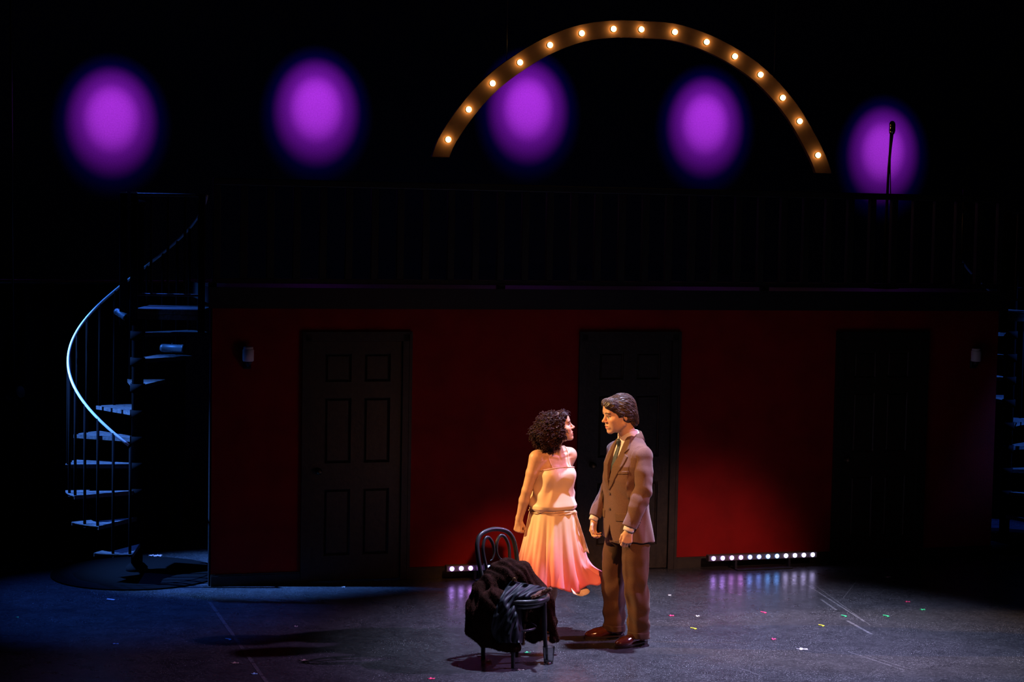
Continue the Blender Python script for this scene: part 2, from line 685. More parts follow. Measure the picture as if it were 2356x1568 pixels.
# baseboards between the doors
bx = [0.0] + [v for d in DOORS for v in d] + [WLEN]
for i in range(0, len(bx), 2):
    bm_ = MB().box((bx[i], -0.022, 0), (bx[i + 1], 0, 0.082)).box((bx[i], -0.015, 0.082), (bx[i + 1], 0, 0.094))
    walled(bm_.build('baseboard_front', M_TRIM, kind='structure'))


def make_door(i, s0, s1):
    a, b_ = s0 + CW, s1 - CW
    root = empty('door_%d' % (i + 1), kind='structure')
    walled(root)
    root['label'] = ['dark brown six-panel door nearest the spiral stair', 'dark brown panelled door behind the brown suit', 'dark brown six-panel door at the far right of the red wall'][i]
    top = DTOP - CW
    cas = MB().box((s0, -0.03, 0), (a, 0.05, DTOP)).box((b_, -0.03, 0), (s1, 0.05, DTOP)).box((s0, -0.03, top), (s1, 0.05, DTOP))
    cas.box((s0 - 0.012, -0.036, 0), (s0 + 0.012, -0.01, DTOP + 0.012)).box((s1 - 0.012, -0.036, 0), (s1 + 0.012, -0.01, DTOP + 0.012)).box((s0, -0.036, DTOP - 0.012), (s1, -0.01, DTOP + 0.012))
    cas.build('door_casing', M_TRIM, root)
    zr = [(0.215, 0.764), (0.98, 1.516), (1.65, 1.88)]
    w = b_ - a
    ps = [(a + 0.118, a + 0.118 + 0.215), (b_ - 0.100 - 0.215, b_ - 0.100)]
    leaf = MB().box((a, 0.022, 0.008), (b_, 0.045, top))
    sx = [a, ps[0][0], ps[0][1], ps[1][0], ps[1][1], b_]
    for q in (0, 2, 4):
        leaf.box((sx[q] + 0.0015, 0.002, 0.008), (sx[q + 1] - 0.0015, 0.023, top - 0.003))
    zz = [0.008] + [v for z in zr for v in z] + [top - 0.003]
    for q in range(0, len(zz), 2):
        for (p0, p1) in ps:
            leaf.box((p0 - 0.002, 0.003, zz[q]), (p1 + 0.002, 0.023, zz[q + 1]))
    leaf.build('door_leaf', M_WOOD, root)
    for (p0, p1) in ps:
        for (z0, z1) in zr:
            g = 0.022
            x0, x1, y0, y1 = p0 + g, p1 - g, z0 + g, z1 - g
            v = [(p0, 0.012, z0), (p1, 0.012, z0), (p1, 0.012, z1), (p0, 0.012, z1),
                 (p0 + 0.010, 0.020, z0 + 0.010), (p1 - 0.010, 0.020, z0 + 0.010), (p1 - 0.010, 0.020, z1 - 0.010), (p0 + 0.010, 0.020, z1 - 0.010),
                 (x0, 0.008, y0), (x1, 0.008, y0), (x1, 0.008, y1), (x0, 0.008, y1)]
            f = [(0, 1, 5, 4), (1, 2, 6, 5), (2, 3, 7, 6), (3, 0, 4, 7), (4, 5, 9, 8), (5, 6, 10, 9), (6, 7, 11, 10), (7, 4, 8, 11), (8, 9, 10, 11)]
            mk('panel', v, f, M_WOOD, root, False)
    kx = a + 0.065
    kb = MB()
    v, f = [], []
    prof = [(0.026, 0.0), (0.026, -0.006), (0.010, -0.012), (0.010, -0.030), (0.020, -0.036), (0.027, -0.048), (0.022, -0.062), (0.004, -0.068)]
    t = MB().lathe(prof, 16)
    kb.add([(kx + x, 0.002 + z, 0.92 + y) for (x, y, z) in t.v], [tuple(reversed(q)) for q in t.f])
    kb.build('door_knob', mat('aged brass', (0.12, 0.09, 0.05), 0.35, 0.9), root, True)


for i, (s0, s1) in enumerate(DOORS):
    make_door(i, s0, s1)

walled(MB().box((-0.014, -0.004, 0), (0.0, 0.064, WTOP)).build('light_mask_strip', M_CLOTH, kind='structure', label='black strip added to hide blue light on the wall end'))  # added cap that blacks out blue stair light on the wall's end face

# balcony floor and its fascia
walled(MB().box((-0.03, -0.05, 2.29), (7.20, 1.8, 2.42)).box((-0.03, -0.065, 2.395), (7.20, -0.05, 2.42)).box((-0.03, -0.04, 2.25), (7.20, 0.0, 2.29)).build(
    'balcony_deck', M_BLACK, label='black balcony deck above the red wall', cat='balcony'))

# railing
rail = empty('balcony_railing', label='long black balcony railing with square balusters above the red wall', cat='railing')
walled(rail)
MB().box((0.0, -0.035, 3.235), (7.15, 0.045, 3.29), 0.006).build('top_rail', M_BLACK, rail)
MB().box((0.0, -0.02, 2.452), (7.15, 0.03, 2.492), 0.004).build('bottom_rail', M_BLACK, rail)
bal = None
for i in range(34):
    s = 0.03 + i * 0.2145
    if bal is None:
        bal = MB().box((-0.03, -0.02, 2.492), (0.03, 0.03, 3.235), 0.004).build('baluster', M_BLACK, rail)
        bal.location = (s, 0, 0)
    else:
        c = bal.copy()
        COL.objects.link(c)
        c.parent = rail
        c.location = (s, 0, 0)
for s in (0.0, 2.4, 4.8, 7.15):
    MB().box((s - 0.03, -0.03, 2.42), (s + 0.03, 0.04, 2.46)).build('rail_foot', M_BLACK, rail)


def curtain(s0, s1, label):
    n = int((s1 - s0) / 0.03)
    ss = np.linspace(s0, s1, n)
    zz = np.linspace(0.01, 2.36, 8)
    G = np.zeros((len(zz), n, 3))
    for j, z in enumerate(zz):
        G[j, :, 0] = ss + 0.02 * np.sin(ss * 9 + z)
        G[j, :, 1] = 1.88 + 0.045 * np.sin(ss * 23) + 0.02 * np.sin(ss * 51 + 1)
        G[j, :, 2] = z
    r = empty('masking_curtain', label=label, cat='curtain')
    walled(r)
    v, f = grid_mesh(G)
    o = mk('cloth', v, f, M_CLOTH, r)
    sm = o.modifiers.new('thickness', 'SOLIDIFY')
    sm.thickness = 0.008
    MB().tube([(s0, 1.88, 2.38), (s1, 1.88, 2.38)], 0.022, 10).build('pipe', M_BLACKM, r, True)


curtain(-7.0, -0.02, 'black masking curtain behind the left spiral stair')
curtain(7.0, 12.5, 'black masking curtain behind the right spiral stair')

# five wall-wash beams on the backdrop: each a narrow magenta beam in a wider blue one
for (px, py, k) in [(257, 262, 0.92), (728, 240, 1.0), (1215, 240, 1.0), (1623, 275, 0.95), (2032, 340, 0.8)]:
    s, z = on_wall(px, py, 4.0)
    src, aim = wl(s, 1.4, z + 1.75), wl(s, 4.0, z - 0.03)
    spot('backdrop_beam', src, aim, 1000 * k, (0.66, 0.07, 1.0), 11.3, 1.0, 0.0)
    spot('backdrop_beam_rim', src, aim, 800 * k, (0.58, 0.03, 1.0), 17.5, 1.0, 0.0)
    spot('backdrop_beam_blue', src, aim, 150 * k, (0.02, 0.0, 1.0), 22, 1.0, 0.0)
# ------------------------------------------------------------------ spiral stairs
M_RAIL = mat('pale steel rail', (0.88, 0.88, 0.9), 0.28, 0.0, var=0.05, spec=0.8)
M_FLAT = mat('flat black steel', (0.002, 0.002, 0.0025), 0.9, var=0.1, spec=0.05)
M_TREAD = mat('worn black tread', (0.055, 0.057, 0.06), 0.55, var=0.5, scale=40, bump=0.2, bscale=50)


def spiral_stair(s, t, mirror, label, extras):
    c = wl(s, t, 0)
    root = empty('spiral_stair', tuple(c), 0.0, label=label, cat='staircase')
    if mirror:
        root.rotation_euler = (0, 0, 2 * WANG)
    sg = -1 if mirror else 1
    R = 0.58

    def P(r, a, z):
        return (sg * r * math.cos(a), r * math.sin(a), z)
    base = MB().lathe([(0.0, 0.0), (0.70, 0.0), (0.70, 0.012), (0.66, 0.022), (0.63, 0.022), (0.62, 0.03), (0.0, 0.03)], 56)
    base.build('base_plate', M_FLAT, root)
    MB().lathe([(0.048, 0.0), (0.048, 3.05), (0.056, 3.06), (0.056, 3.10), (0.0, 3.11)], 20).build('newel_post', M_FLAT, root, True)
    MB().lathe([(0.09, 0.03), (0.09, 0.06), (0.06, 0.09)], 20).build('newel_foot', M_FLAT, root, True)
    for k in range(9):
        z = 0.27 + 0.218 * k
        a = math.radians(-98 - 28 * k)
        h = math.radians(16)
        m = MB()
        pr = [P(0.05, a + 0.9, 0), P(0.05, a - 0.9, 0)]
        pts = [P(0.045, a + 1.0, 0)] + [P(R, a + h - 2 * h * j / 5, 0) for j in range(6)] + [P(0.045, a - 1.0, 0)]
        n = len(pts)
        for zt, zb in ((z, z - 0.006),):
            v = [(p[0], p[1], zb) for p in pts] + [(p[0], p[1], zt) for p in pts]
            f = [tuple(range(n - 1, -1, -1)), tuple(range(n, 2 * n))] + [(i, (i + 1) % n, (i + 1) % n + n, i + n) for i in range(n)]
            m.add(v, f)
        # turned down edges
        for e in ((pts[0], pts[1]), (pts[-1], pts[-2])):
            (x0, y0, _), (x1, y1, _) = e
            d = np.array([x1 - x0, y1 - y0])
            d = d / np.linalg.norm(d)
            nx, ny = -d[1] * 0.002, d[0] * 0.002
            v = [(x0 - nx, y0 - ny, z - 0.035), (x1 - nx, y1 - ny, z - 0.03), (x1 + nx, y1 + ny, z - 0.03), (x0 + nx, y0 + ny, z - 0.035),
                 (x0 - nx, y0 - ny, z), (x1 - nx, y1 - ny, z), (x1 + nx, y1 + ny, z), (x0 + nx, y0 + ny, z)]
            m.add(v, [(0, 3, 2, 1), (4, 5, 6, 7), (0, 1, 5, 4), (1, 2, 6, 5), (2, 3, 7, 6), (3, 0, 4, 7)])
        tr = m.build('tread', M_TREAD, root)
        MB().lathe([(0.062, -0.05), (0.062, 0.012)], 18, (0, 0, z)).build('collar', M_FLAT, root, True)
        for da in (0.0, math.radians(14)):
            q0 = P(R - 0.02, a + da, z - 0.02)
            zt = z + 0.975 - (0.11 if da else 0.0)
            q1 = P(R - 0.02, a + da, zt)
            MB().tube([q0, q1], 0.012, 8).build('baluster', M_FLAT, root, True)
            MB().lathe([(0.0, -0.008), (0.009, -0.004), (0.009, 0.006), (0.0, 0.01)], 8, (q0[0], q0[1], q0[2] - 0.005)).build('bolt', mat('bright bolt', (0.55, 0.55, 0.58), 0.3, 0.9), tr, True)
    hp, hq = [], []
    for j in range(90):
        k = -0.45 + 9.2 * j / 89
        hp.append(P(R - 0.02, math.radians(-98 - 28 * k), 0.27 + 0.218 * k + 0.975))
    MB().tube(hp, 0.0115, 12).build('handrail', M_RAIL, root, True, label='pale steel handrail winding up the stair')
    # landing with its guard
    x0, x1 = (0.06, 0.60) if not mirror else (-0.60, -0.06)
    MB().box((x0, -0.46, 2.19), (x1, 0.16, 2.235), 0.004).build('landing', M_TREAD, root)
    MB().box((x0, -0.46, 2.15), (x1, -0.44, 2.19)).build('landing_edge', M_TREAD, root)
    g = []
    for px in (x0 - 0.085 if not mirror else x1 + 0.085, x0 - 0.0 if not mirror else x1):
        MB().box((px - 0.028, -0.47, 2.10), (px + 0.028, -0.42, 3.16), 0.004).build('guard_post', M_FLAT, root)
        MB().box((px - 0.02, -0.465, 3.16), (px + 0.02, -0.425, 3.168)).build('post_cap', M_RAIL, root)
    ex = x1 if not mirror else x0
    MB().box((ex - 0.025, -0.47, 2.05), (ex + 0.025, -0.42, 3.155), 0.004).build('guard_post', M_FLAT, root)
    lo, hi = sorted((x0, x1))
    MB().box((lo, -0.465, 3.135), (hi, -0.43, 3.16), 0.003).build('guard_rail', M_TREAD, root)
    MB().box((lo, -0.46, 2.34), (hi, -0.435, 2.36), 0.003).build('guard_bottom_rail', M_TREAD, root)
    for j in range(1, 4):
        px = lo + (hi - lo) * j / 4
        MB().box((px - 0.01, -0.455, 2.36), (px + 0.01, -0.44, 3.135)).build('guard_baluster', M_BLACKM, root)
    return root


spiral_stair(-0.531, 0.637, False, 'black spiral stair with a gleaming pale handrail left of the red wall', True)
spiral_stair(7.66, 0.637, True, 'dark spiral stair cut by the right edge of the picture', False)

# two small stage lights fixed on the left stair


def par_can(loc, direction, length, r, label, m):
    d = Vector(direction).normalized()
    root = empty('stage_light', loc, label=label, cat='stage light')
    q = d.to_track_quat('Z', 'X')
    root.rotation_euler = q.to_euler()
    L2 = length / 2
    MB().lathe([(r * 0.55, -L2), (r * 0.9, -L2 + 0.01), (r, -L2 + 0.025), (r, L2 - 0.02), (r * 1.06, L2 - 0.02), (r * 1.06, L2), (r * 0.92, L2), (r * 0.9, L2 - 0.03), (0.0, L2 - 0.035)], 24).build('can', m, root, True)
    y = MB()
    y.tube([(-r * 1.1, 0, 0), (-r * 1.15, -r * 0.8, 0), (-r * 0.6, -r * 1.35, 0), (r * 0.6, -r * 1.35, 0), (r * 1.15, -r * 0.8, 0), (r * 1.1, 0, 0)], 0.006, 6)
    y.build('yoke', M_BLACKM, root, True)
    return root


M_CAN = mat('grey can enamel', (0.07, 0.075, 0.08), 0.45, var=0.1)
c0 = wl(-0.531, 0.637, 0)
par_can((c0[0] + 0.215, c0[1] + 0.36, 1.862), (1, 0.06, -0.03), 0.20, 0.034, 'small blue-lit can light lying on an upper stair tread', M_CAN)
par_can((c0[0] - 0.045, c0[1] - 0.45, 2.19), (0.78, -0.3, -0.42), 0.12, 0.028, 'small grey can light clamped beside the stair landing post', M_CAN)

# ------------------------------------------------------------------ arch with bulbs
AT = 1.0
cen = [(1010, 372), (1030, 321), (1077, 252), (1132, 192), (1195, 144), (1264, 104), (1337, 77), (1410, 67), (1474, 68), (1551, 74), (1624, 97), (1689, 130), (1748, 172), (1799, 225), (1838, 279), (1880, 357), (1900, 412)]
cw = np.array([on_wall(p[0], p[1], AT) for p in cen])
path = crom(np.c_[cw, np.zeros(len(cw))], 6)[:, :2]
tg = np.gradient(path, axis=0)
tg /= np.linalg.norm(tg, axis=1)[:, None]
nm = np.c_[-tg[:, 1], tg[:, 0]]
HWID = 0.076
outer, inner = path + nm * HWID, path - nm * HWID
zl, zr_ = on_wall(1013, 361, AT)[1], on_wall(1891, 398, AT)[1]


def trim_end(line, zmin):
    out = [p.copy() for p in line]
    while len(out) > 2 and out[1][1] < zmin:
        out.pop(0)
    a, b = out[0], out[1]
    t = (zmin - a[1]) / (b[1] - a[1])
    out[0] = a + t * (b - a)
    return out


half = len(path) // 2


def trim_both(l):
    l = np.array(trim_end(list(l), zl))
    l = np.array(trim_end(list(l[::-1]), zr_))[::-1]
    return l


def resample(l, n):
    d = np.r_[0, np.cumsum(np.linalg.norm(np.diff(l, axis=0), axis=1))]
    u = np.linspace(0, d[-1], n)
    return np.c_[np.interp(u, d, l[:, 0]), np.interp(u, d, l[:, 1])]


O, I = resample(trim_both(outer), 90), resample(trim_both(inner), 90)
arch = empty('bulb_arch', label='dark curved arch studded with glowing amber bulbs above the balcony', cat='arch')
walled(arch)
v, f = [], []
for i in range(90):
    v += [(O[i, 0], AT, O[i, 1]), (I[i, 0], AT, I[i, 1]), (I[i, 0], AT + 0.05, I[i, 1]), (O[i, 0], AT + 0.05, O[i, 1])]
for i in range(89):
    a, b = i * 4, i * 4 + 4
    for j in range(4):
        f.append((a + j, b + j, b + (j + 1) % 4, a + (j + 1) % 4))
f += [(3, 2, 1, 0), tuple(89 * 4 + j for j in range(4))]
M_ARCH = mat('arch brown paint', (0.145, 0.092, 0.078), 0.7, var=0.2, scale=6, spec=0.2)
mk('arch_board', v, f, M_ARCH, arch, False)
M_BULB = mat('glowing amber bulb', (1, 0.6, 0.2), 0.3, emit=(1.0, 0.45, 0.09), estr=26.0)
M_FIL = mat('bulb tip glass', (0.35, 0.25, 0.1), 0.2)
bulb = None
for i in range(1, 16):
    s, z = cw[i]
    if bulb is None:
        mb = MB()
        t_ = MB().lathe([(0.0, -0.050), (0.011, -0.047), (0.021, -0.038), (0.0262, -0.023), (0.022, -0.009), (0.011, -0.004), (0.011, -0.002)], 16)
        bulb = mk('bulb', [(x, zz, y) for (x, y, zz) in t_.v], [tuple(reversed(q)) for q in t_.f], M_BULB, arch, True, label='glowing amber bulb')
        t_ = MB().lathe([(0.028, 0.0), (0.028, -0.002), (0.012, -0.004), (0.0, -0.004)], 16)
        sock = mk('socket', [(x, zz, y) for (x, y, zz) in t_.v], [tuple(reversed(q)) for q in t_.f], M_BLACKM, bulb, True)
        bulb.location = (s, AT, z)
    else:
        c = bulb.copy()
        COL.objects.link(c)
        c.parent = arch
        c.location = (s, AT, z)
        k_ = sock.copy()
        COL.objects.link(k_)
        k_.parent = c
for q in (20, 70):
    MB().tube([(O[q, 0], AT + 0.025, O[q, 1] - 0.01), (O[q, 0], AT + 0.025, 8.5)], 0.003, 6).build('hanging_wire', M_BLACKM, arch)
for (px, py) in ((1037, 288), (1046, 296), (1047, 312), (1482, 55), (1481, 86)):
    s, z = on_wall(px, py, AT)
    MB().lathe([(0.0, 0.0), (0.004, 0.001), (0.004, 0.003), (0.0, 0.004)], 8).build('screw', M_BLACKM, arch).location = (s, AT - 0.003, z)

# ------------------------------------------------------------------ microphone on its stand
s_, _z = on_wall(2040, 440, 0.75)
mp = wl(s_, 0.75, 2.42)
mic = empty('microphone_stand', tuple(mp), label='chrome microphone on a thin black stand on the balcony', cat='microphone')
MB().lathe([(0.0, 0.0), (0.14, 0.0), (0.14, 0.012), (0.03, 0.03), (0.016, 0.04), (0.0, 0.04)], 28).build('base', M_BLACKM, mic, True)
MB().tube([(0, 0, 0.03), (0.004, 0, 0.7), (0.012, 0, 1.12), (0.022, 0, 1.30), (0.030, 0, 1.44)], [0.013, 0.013, 0.012, 0.013, 0.018], 10).build('pole', M_BLACKM, mic, True)
MB().tube(crom([(0.03, -0.02, 1.40), (0.02, -0.025, 1.2), (0.03, -0.02, 0.95), (0.045, -0.02, 0.65), (0.05, -0.03, 0.3), (0.08, -0.06, 0.02)], 6), 0.005, 6).build('cable', M_BLACKM, mic, True)
M_CHROME = mat('chrome', (0.55, 0.55, 0.6), 0.12, 1.0, var=0.02)
head = mk('microphone_head', *(lambda t: ([(x * 1.0 + 0.033, y * 1.15, z) for (x, y, z) in t.v], t.f))(MB().lathe([(0.0, 1.435), (0.018, 1.437), (0.026, 1.45), (0.029, 1.475), (0.029, 1.515), (0.026, 1.542), (0.016, 1.558), (0.0, 1.562)], 20)), M_CHROME, mic, True)
for k in range(7):
    a = -PI / 2 + (k - 3) * 0.32
    MB().tube([(0.033 + 0.0295 * math.cos(a), 0.034 * math.sin(a), 1.465), (0.033 + 0.0295 * math.cos(a), 0.034 * math.sin(a), 1.53)], 0.0022, 6).build('grille_bar', M_BLACKM, head)

# ------------------------------------------------------------------ LED bars along the wall foot
LEDC = [(0.50, 0.26, 1.0)] * 2 + [(0.62, 0.25, 0.95)] * 2 + [(0.18, 0.30, 1.0)] * 2 + [(0.14, 0.36, 1.0)] * 2 + [(0.50, 0.44, 0.85)] * 4


def led_bar(x0, y0, x1, y1, t, label, gain):
    (sa, za), (sb, zb) = on_wall(x0, y0, t), on_wall(x1, y1, t)
    root = empty('led_bar', label=label, cat='light bar', group='led bars at the wall foot')
    walled(root)
    z = (za + zb) / 2
    MB().box((sa - 0.045, t + 0.003, z - 0.026), (sb + 0.045, t + 0.065, z + 0.026), 0.004).build('housing', mat('bar housing', (0.10, 0.09, 0.09), 0.5), root)
    for j in range(12):
        s = sa + (sb - sa) * j / 11
        t_ = MB().lathe([(0.018, 0.0), (0.0185, -0.004), (0.014, -0.009), (0.0, -0.011)], 18)
        c = LEDC[j]
        ml = mat('led lens %.2f %.2f %.2f' % c, (1, 1, 1), 0.2, emit=c, estr=14.0 * gain)
        mk('lens', [(s + x, t + 0.003 + zz, z + y) for (x, y, zz) in t_.v], [tuple(reversed(q)) for q in t_.f], ml, root, True)
    m0, m1 = sa + (sb - sa) * 0.22, sa + (sb - sa) * 0.78
    MB().box((m0, t - 0.04, 0.0), (m1, t + 0.10, 0.014), 0.003).build('foot_plate', M_BLACKM, root)
    for mm in (m0 + 0.01, m1 - 0.01):
        MB().box((mm - 0.01, t + 0.01, 0.012), (mm + 0.01, t + 0.05, z - 0.02)).build('bracket', M_BLACKM, root)
    return root


led_bar(1642, 1282, 1870, 1277.5, -0.20, 'lit LED bar at the wall foot between the middle and right doors', 1.0)
led_bar(1040, 1306, 1273, 1301, -0.20, 'lit LED bar at the wall foot half hidden behind the chair', 1.0)

# ------------------------------------------------------------------ jar sconces
M_JAR = mat('frosted jar', (0.70, 0.66, 0.68), 0.35, var=0.1, spec=0.6)


def sconce(px, py, label):
    s, z = on_wall(px, py, -0.06)
    root = empty('wall_sconce', label=label, cat='wall lamp')
    root.matrix_world = MW @ Matrix.Translation((s, -0.06, z))
    MB().lathe([(0.0, -0.055), (0.040, -0.055), (0.045, -0.048), (0.046, 0.035), (0.040, 0.045), (0.036, 0.047)], 24).build('jar', M_JAR, root, True)
    MB().lathe([(0.038, 0.044), (0.040, 0.048), (0.040, 0.060), (0.034, 0.064), (0.0, 0.064)], 24).build('lid', M_JAR, root, True)
    MB().lathe([(0.0, -0.10), (0.016, -0.098), (0.024, -0.075), (0.034, -0.062), (0.034, -0.052)], 20).build('holder', M_BLACKM, root, True)
    MB().box((-0.03, 0.035, -0.12), (0.03, 0.058, -0.03), 0.004).build('back_plate', M_BLACKM, root)
    MB().box((-0.008, 0.0, -0.09), (0.008, 0.04, -0.075)).build('arm', M_BLACKM, root)


sconce(571, 815, 'frosted jar wall sconce near the left end of the red wall')
sconce(2246, 817, 'frosted jar wall sconce near the right end of the red wall')

# ------------------------------------------------------------------ scraps and tape on the floor


def scrap(px, py, w, d, c, label, shape='bar', rz=0.0, cat='tape', lift=0.004, group='tape scraps on the stage floor'):
    p = on_floor(px, py)
    m_ = mat('tape %.2f %.2f %.2f' % c, c, 0.55, var=0.1)
    h = 0.0015
    mb = MB()
    if shape == 'bar':
        poly = [(-w / 2, -d / 2), (w / 2, -d / 2), (w / 2, d / 2), (-w / 2, d / 2)]
    elif shape == 'ell':
        poly = [(-w / 2, d * 0.1), (w * 0.12, d * 0.1), (w * 0.15, -d / 2), (w / 2, -d / 2), (w / 2, d * 0.2), (w * 0.3, d / 2), (-w / 2, d / 2)]
    else:
        poly = [(-w / 2, -d * 0.1), (-w * 0.2, -d * 0.15), (-w * 0.1, -d / 2), (w * 0.1, -d * 0.45), (w * 0.12, -d * 0.12), (w / 2, -d * 0.2), (w * 0.45, d * 0.2), (w * 0.1, d * 0.15), (w * 0.08, d / 2), (-w * 0.15, d * 0.4), (-w * 0.2, d * 0.1), (-w / 2, d * 0.2)]
    n = len(poly)
    zc = [0.001 + (lift if (i % 3 == 0) else 0.0) for i in range(n)]
    v = [(x, y, zc[i]) for i, (x, y) in enumerate(poly)] + [(x, y, zc[i] + h) for i, (x, y) in enumerate(poly)]
    f = [tuple(range(n - 1, -1, -1)), tuple(range(n, 2 * n))] + [(i, (i + 1) % n, (i + 1) % n + n, i + n) for i in range(n)]
    o = mk('tape_scrap' if cat == 'tape' else 'paper_scrap', v, f, m_, None, False, label=label, cat=cat, group=group)
    o.location = (p[0], p[1], 0)
    o.rotation_euler = (0, 0, rz)
    return o


PK, GN, YL, WH, BL = (0.95, 0.05, 0.16), (0.05, 0.75, 0.25), (0.85, 0.75, 0.04), (0.75, 0.74, 0.72), (0.25, 0.55, 0.8)
for a in [
    (1544, 1416, .045, .05, PK, 'pink tape scrap on the floor nearest the brown shoes', 'x'),
    (1757, 1409, .045, .05, PK, 'pink bent tape scrap below the right LED bar', 'ell'),
    (1779, 1470, .040, .055, PK, 'pink tape scrap lowest on the right half of the floor', 'x'),
    (2087, 1384, .050, .04, PK, 'pink tape scrap farthest upstage on the right', 'x'),
    (992, 1561, .050, .05, PK, 'pink tape scrap at the bottom edge left of the chair', 'x'),
    (1942, 1417, .040, .05, GN, 'green tape scrap beside the long pale scuff', 'ell'),
    (2039, 1417, .048, .05, GN, 'green bent tape scrap, middle of the three on the right', 'ell'),
    (2122, 1402, .045, .05, GN, 'green tape scrap, rightmost on the floor', 'x'),
    (1213, 1501, .050, .045, GN, 'green tape scrap under the coat-covered chair', 'x'),
    (1596, 1446, .045, .05, YL, 'yellow tape scrap nearer the suited person', 'ell'),
    (1890, 1439, .045, .05, YL, 'yellow bent tape scrap toward the right', 'ell'),
    (255, 1379, .062, .035, WH, 'white tape bar on the blue-lit floor below the spiral stair', 'bar'),
    (1540, 1369, .030, .05, WH, 'white fleck of paper upstage of the pink scrap near the shoes', 'x'),
    (1604, 1417, .036, .05, WH, 'small white paper fleck right of the pink scrap', 'x'),
    (1845, 1493, .085, .07, (0.5, 0.46, 0.46), 'pale cross-shaped scuffed paper scrap low on the right', 'x'),
    (2043, 1327, .055, .05, (0.45, 0.45, 0.45), 'pale torn paper scrap near the foot of the right door', 'x'),
    (1125, 1519, .035, .05, WH, 'white paper fleck beside the chair leg', 'x'),
    (1196, 1541, .060, .035, (0.30, 0.26, 0.22), 'dull beige scrap in front of the chair', 'x'),
    (525, 1471, .045, .05, BL, 'pale blue tape scrap beside the floor seam tape', 'ell'),
    (585, 1550, .045, .05, BL, 'pale blue tape scrap at the bottom edge by the seam tape', 'x'),
    (264, 1481, .055, .03, (0.15, 0.3, 0.55), 'dim blue scrap on the dark floor at left', 'x'),
    (40, 1420, .025, .04, GN, 'tiny green scrap at the far left of the floor', 'x'),
    (680, 1441, .035, .03, (0.7, 0.5, 0.42), 'small tan scrap in the middle of the left floor', 'x'),
    (540, 1525, .06, .05, (0.40, 0.28, 0.22), 'brownish torn scrap left of the seam tape foot', 'x'),
    (700, 1519, .06, .05, (0.42, 0.30, 0.26), 'brownish torn scrap right of the seam tape', 'x'),
    (790, 1350, .03, .05, (0.55, 0.45, 0.42), 'small pale scrap near the foot of the left door', 'x'),
]:
    scrap(*a, rz=random.uniform(-0.15, 0.15))


def crumple(px, py, sx, c, label):
    p = on_floor(px, py)
    n = 12
    rows = []
    for i in range(n):
        u = i / (n - 1) - 0.5
        row = []
        for j in range(6):
            w = j / 5 - 0.5
            tap = 0.4 + 0.6 * abs(math.cos(u * 5))
            row.append((u * sx, w * sx * 0.55 * tap + 0.01 * math.sin(u * 20), 0.006 + 0.018 * abs(math.sin(u * 9 + w * 7)) + random.uniform(0, 0.008)))
        rows.append(row)
    v, f = grid_mesh(np.array(rows))
    o = mk('paper_scrap', v, f, mat('tape %.2f %.2f %.2f' % c, c, 0.6), None, False, label=label, cat='paper')
    o.location = (p[0], p[1], 0)
    sm = o.modifiers.new('thickness', 'SOLIDIFY')
    sm.thickness = 0.001


crumple(157, 1296, 0.07, (0.55, 0.33, 0.36), 'crumpled pinkish paper left of the stair base plate')
crumple(358, 1283, 0.11, (0.60, 0.42, 0.42), 'crumpled pale paper right of the stair base plate')

# seam tape running down the left floor, in worn lengths
tape = empty('seam_tape', label='worn clear tape along a floor seam on the left', cat='tape')
a3, b3 = on_floor(482, 1384), on_floor(614, 1570)
d3 = (b3 - a3) / np.linalg.norm(b3 - a3)
n3 = np.array([-d3[1], d3[0], 0])
ln = float(np.linalg.norm(b3 - a3))
u = 0.0
while u < ln:
    w = random.uniform(0.12, 0.45)
    e0, e1 = a3 + d3 * u, a3 + d3 * min(u + w - 0.02, ln)
    hw = 0.013
    v = [e0 - n3 * hw, e1 - n3 * hw, e1 + n3 * hw, e0 + n3 * hw]
    v = [(*q[:2], 0.0004) for q in v] + [(*q[:2], 0.0012) for q in v]
    mk('tape_length', v, [(0, 3, 2, 1), (4, 5, 6, 7), (0, 1, 5, 4), (1, 2, 6, 5), (2, 3, 7, 6), (3, 0, 4, 7)], mat('worn clear tape', (0.085, 0.085, 0.09), 0.3, var=0.7, scale=60), tape, False)
    u += w
cb = crom([on_floor(-20, 1268), on_floor(70, 1276), on_floor(170, 1296), on_floor(250, 1303), on_floor(330, 1299)], 8)
cb[:, 2] = 0.008
MB().tube(cb, 0.007, 6).build('floor_cable', M_BLACKM, None, True, label='black cable lying on the floor left of the spiral stair', cat='cable')

# small wing fixture far left and a lamp lens on the right of the balcony
fx = CAM + ray(32, 904) * 15.9
par_can(tuple(fx), (0.9, -0.4, 0.25), 0.16, 0.05, 'dark stage light hanging in the left wing', M_CAN)
lp = MB().tube([tuple(fx), (fx[0] - 0.05, fx[1] + 0.02, 6.5)], 0.01, 6).build('light_boom', M_BLACKM, None, True, label='thin black vertical boom in the left wing', cat='pipe')
s_, z_ = on_wall(2218, 485, 0.4)
q = wl(s_, 0.4, z_)
par_can(tuple(q), (-0.25, -1, 0.05), 0.10, 0.024, 'tiny blue-lit stage light on the right end of the balcony', M_CAN)
MB().tube([(q[0], q[1] + 0.03, 2.42), (q[0], q[1] + 0.03, z_ + 0.2)], 0.010, 6).build('light_boom', M_BLACKM, None, True, label='thin black boom holding the small balcony light', cat='pipe')
